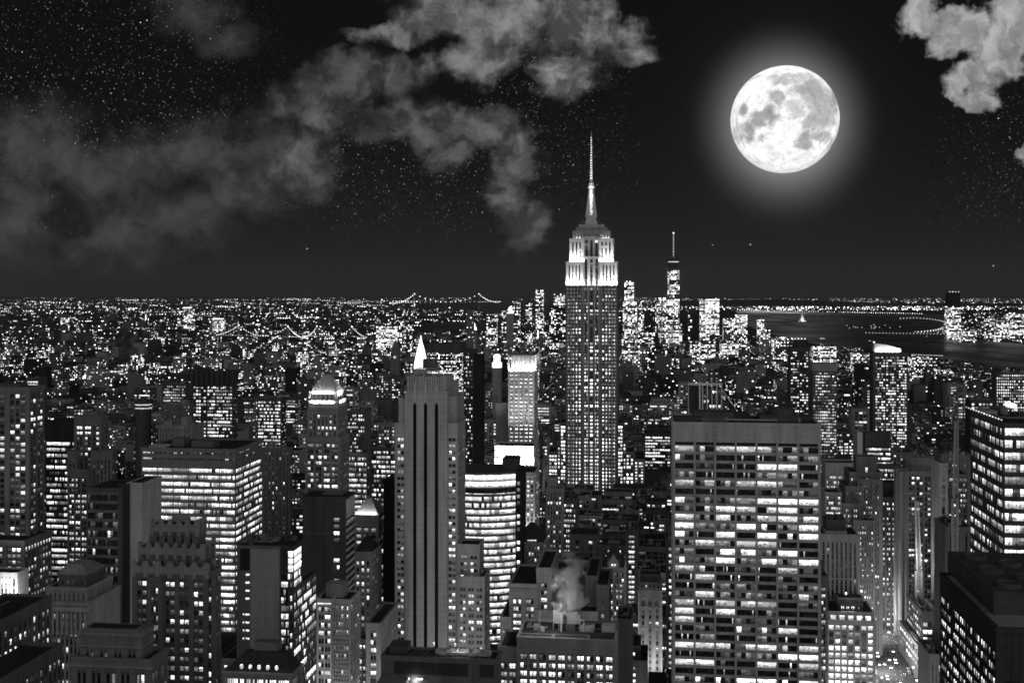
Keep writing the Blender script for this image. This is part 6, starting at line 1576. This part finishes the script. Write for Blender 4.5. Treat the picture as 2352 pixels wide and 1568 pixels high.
for i in range(16): X_, Y_ = gxy(r.uniform(845, 900), r.uniform(325, 329)); dot(M, X_, Y_, 8, .5 * Y_ / F, 1)
for i in range(20): X_, Y_ = gxy(912 + i * 1.6, 356 + i * .06); dot(M, X_, Y_, 8, .4 * Y_ / F, 1.6)
o = M.build('promenade_lamps', DOT); tag(o, 'curved rows of lamps along the promenade across the water', 'lamps', kind='stuff')
def boat(lab, px, py, L_=.9, n=3):
    X_, Y_ = gxy(px, py); k = Y_ / F * L_; o = tag(empty('boat', (X_, Y_, .6), 0), lab, 'boat', 'boats on the water')
    MB().prism([(-2.2 * k, -.5 * k), (1.8 * k, -.5 * k), (2.8 * k, 0), (1.8 * k, .5 * k), (-2.2 * k, .5 * k)], 0, .5 * k).build('hull', wall_mat(.3), o)
    MB().box(-1.4 * k, 1.0 * k, -.3 * k, .3 * k, .5 * k, 1.0 * k).build('cabin', wall_mat(.5), o)
    for i in range(n): MB().box(-1.3 * k + i * .8 * k, -.8 * k + i * .8 * k, -.34 * k, -.31 * k, .55 * k, .9 * k, 2.2).build('cabin_window', pane_mat(), o)
boat('small ferry far out on the water beside the statue', 738, 331, 1.0); boat('long lit ferry in the middle of the river', 822, 339.3, 1.5, 4)
boat('lit ferry left of the sail crowned tower', 870, 341, .9); boat('small boat crossing before the promenade', 927, 336.5, .8, 2); boat('lone boat on the near river', 959, 349, .7, 1)
# aircraft lights
for i, (px, py, lab) in enumerate(((712.5, 244.7, 'bright aircraft light low in the sky right of downtown mast'), (750, 244.2, 'streaked aircraft light below the moon'), (307, 248.4, 'aircraft light over the left boroughs'), (993, 265.5, 'aircraft light low at the far right'))):
    Y_ = 16000.; k = Y_ / F; o = tag(empty('aircraft', ((px - PX0) * k, Y_, H - (py - PY0) * k), 0), lab, 'aircraft')
    MB().lathe(0, 0, [(.05 * k, -.6 * k), (.12 * k, 0), (.05 * k, .5 * k)], 6).build('fuselage', wall_mat(.5), o).rotation_euler = (0, R(80), 0)
    L_ = MB(); dot(L_, 0, -.2 * k, 0, .5 * k, 1.6); (i != 0) and dot(L_, .9 * k, 0, .3 * k, .35 * k, 1.0); L_.build('landing_light', DOT, o)

# ================================================================== the avenue at the bottom right
def strip(name, u, v0, v1, w_, z, mat):
    return sheet(name, [wpt(u - w_, v0), wpt(u + w_, v0), wpt(u + w_, v1), wpt(u - w_, v1)], z, mat)
road_m = wall_mat(.09, .5)
def rp(s_, d_): q = RD0 + RDD * s_ + RDN * d_; return (q.x, q.y)
sheet('road', [rp(-60, -12), rp(-60, 12), rp(420, 12), rp(420, -12)][::-1], .022, road_m)
strip('road', AVE6, 500, 2600, 11, .016, road_m); strip('road', AVE5, 500, 3000, 9, .02, road_m)
for j in range(14): v_ = 560 + 80.5 * j; sheet('road', [wpt(u_at(-40, v_), v_ - 1), wpt(u_at(1070, v_), v_ - 1), wpt(u_at(1070, v_), v_ + 7), wpt(u_at(-40, v_), v_ + 7)], .012, road_m)
for s_ in (-1, 1):
    m = MB()
    for j in range(6):
        v0, v1 = -50 + 80 * j, 20 + 80 * j; a = [rp(v0, s_ * 12), rp(v0, s_ * 16), rp(v1, s_ * 16), rp(v1, s_ * 12)]
        m.prism(a if s_ < 0 else a[::-1], 0, .14)
    o = m.build('pavement', wall_mat(.25)); o['kind'] = 'structure'
m = MB()
for j in range(44):
    for q in (-4, 0, 4): v0 = -40 + j * 9; m.quad([(*rp(v0, q - .1), .03), (*rp(v0, q + .1), .03), (*rp(v0 + 3, q + .1), .03), (*rp(v0 + 3, q - .1), .03)])
o = m.build('lane_markings', wall_mat(.7)); o['kind'] = 'structure'
car = tag(empty('parked_car', (0, 0, 0)), None, 'car')
bdy = MB().box(-.9, .9, -2.2, 2.2, .3, .85).frustum((-.85, .85, -1.2, 1.5), (-.68, .68, -.6, 1.0), .85, 1.42).build('body', wall_mat(.2), car)
for x in (-.9, .9):
    for y in (-1.4, 1.4): MB().bar((x - .05, y, .33), (x + .12, y, .33), .42).build('wheel', wall_mat(.02), car)
HL = [MB().box(x - .3, x + .3, -2.36, -2.2, .5, .9, 9) for x in (-.6, .6)]
for h_ in HL: h_.build('headlight', DOT, car)
for x in (-.6, .6): MB().box(x - .2, x + .2, 2.2, 2.28, .6, .8, .6).build('tail_light', DOT, car)
r = random.Random(9); spots = []
for i in range(56):
    lane = r.choice((-9.5, -6, -2, 2, 6, 9.5)); spots.append((-25 + i * 4.9 + r.uniform(-2, 2), lane))
kids = list(car.children)
words = ('nearest the bottom edge', 'at the bottom of', 'low on', 'midway along', 'beyond the middle of', 'far up', 'at the far end of')
for i, (u, v_) in enumerate(spots):
    if i == 0: c = car
    else:
        c = car.copy(); COL.objects.link(c)
        for kk in kids: d_ = kk.copy(); COL.objects.link(d_); d_.parent = c
    X, Y = rp(u, v_); c.location = (X, Y, .03); c.rotation_euler = (0, 0, math.atan2(-RDD.x, RDD.y) + (math.pi if v_ > 3 else 0))
    c['group'] = 'cars driving down the avenue'; c['label'] = 'car with lit headlights among the traffic on the avenue at the bottom right'; c['category'] = 'car'; c.name = 'car'
# street lamps
lp = tag(empty('street_lamp', (0, 0, 0)), None, 'lamp')
MB().bar((0, 0, 0), (0, 0, 8.5), .1).bar((0, 0, 8.4), (1.8, 0, 8.9), .07).build('pole', wall_mat(.25), lp); L_ = MB().box(1.3, 2.3, -.3, .3, 8.45, 8.95, 9); L_.build('lamp_head', DOT, lp)
kids = list(lp.children)
for i in range(30):
    c = lp if i == 0 else lp.copy()
    if i:
        COL.objects.link(c)
        for kk in kids: d_ = kk.copy(); COL.objects.link(d_); d_.parent = c
    s_ = -1 if i % 2 else 1; X, Y = rp(-30 + (i // 2) * 27, s_ * 12.6); c.location = (X, Y, .14); c.rotation_euler = (0, 0, math.atan2(-RDD.x, RDD.y) + (math.pi if s_ > 0 else 0)); c['group'] = 'street lamps along the avenue'; c['label'] = 'street lamp with lit head at the kerb of the avenue, bottom right'
for i in range(6):
    X, Y = rp(-10 + i * 44, 9 * (-1) ** i); point('street_light', (X, Y, 15), 42000, 1.2)
for i in range(9):
    X, Y = wpt(AVE5 + (i % 2) * 4 - 2, 760 + i * 105); point('street_light', (X, Y, 14), 16000, 2)
for (px, v_, p_) in ((72, 455, 5000), (170, 480, 5000), (228, 470, 5000), (310, 500, 5000), (375, 520, 6000), (505, 520, 5000), (640, 620, 5000), (25, 560, 6000), (650, 800, 5000), (595, 740, 5000), (850, 800, 5000), (300, 610, 6000), (365, 610, 9000), (110, 640, 6000), (228, 580, 6000), (500, 640, 7000), (470, 590, 9000), (560, 860, 4000), (640, 690, 5000), (835, 640, 6000), (940, 600, 5000), (860, 900, 6000), (60, 600, 8000)):
    X, Y = wpt(u_at(px, v_), v_); point('street_light', (X, Y, 24), p_ * 3.5, 3)  # unseen lights added over the streets for uneven spill on the facades
# bare street trees
def bare_tree(px, py, h, seed, lab):
    rr = random.Random(seed); X, Y = gxy(px, py); o = tag(empty('bare_tree', (X, Y, 0), 0), lab, 'tree', 'bare trees in the small park')
    MB().frustum((-.25, .25, -.25, .25), (-.15, .15, -.15, .15), 0, h * .35).build('trunk', wall_mat(.12), o); m = MB()
    def br(p, d, L_, w_, n):
        q = p + d * L_; m.bar(p, q, w_)
        if n: 
            for _ in range(3 if n > 1 else 4): dd = (d + mathutils.Vector((rr.uniform(-.8, .8), rr.uniform(-.8, .8), rr.uniform(-.2, .5)))).normalized(); br(q, dd, L_ * rr.uniform(.6, .85), w_ * .62, n - 1)
    br(mathutils.Vector((0, 0, h * .33)), mathutils.Vector((0, 0, 1)), h * .22, .13, 4); m.build('crown', wall_mat(.3), o)
for i, (px, py, lab) in enumerate(((884, 684, 'bare tree at the bottom edge beside the avenue'), (872, 680, 'bare tree before the bright arched building'), (893, 690, 'bare tree lowest at the bottom edge'), (862, 684, 'leftmost bare tree below the bright arched building'))): bare_tree(px, py + 10, 13, i, lab)
print('objects', len(bpy.data.objects))

# ================================================================== night air: thin haze over the whole city
m, t = new_mat('haze'); pv = t.n.new('ShaderNodeVolumePrincipled'); pv.inputs['Density'].default_value = 2.2e-5; pv.inputs['Color'].default_value = (.3, .3, .3, 1)
o_ = t.n.new('ShaderNodeOutputMaterial'); t.l.new(pv.outputs[0], o_.inputs['Volume'])
hz = MB().box(-75000, 75000, -2500, 55000, -1, 1200).build('haze', m); hz['kind'] = 'stuff'; hz['label'] = 'thin night haze lying over the city and softening the horizon'; hz['category'] = 'haze'
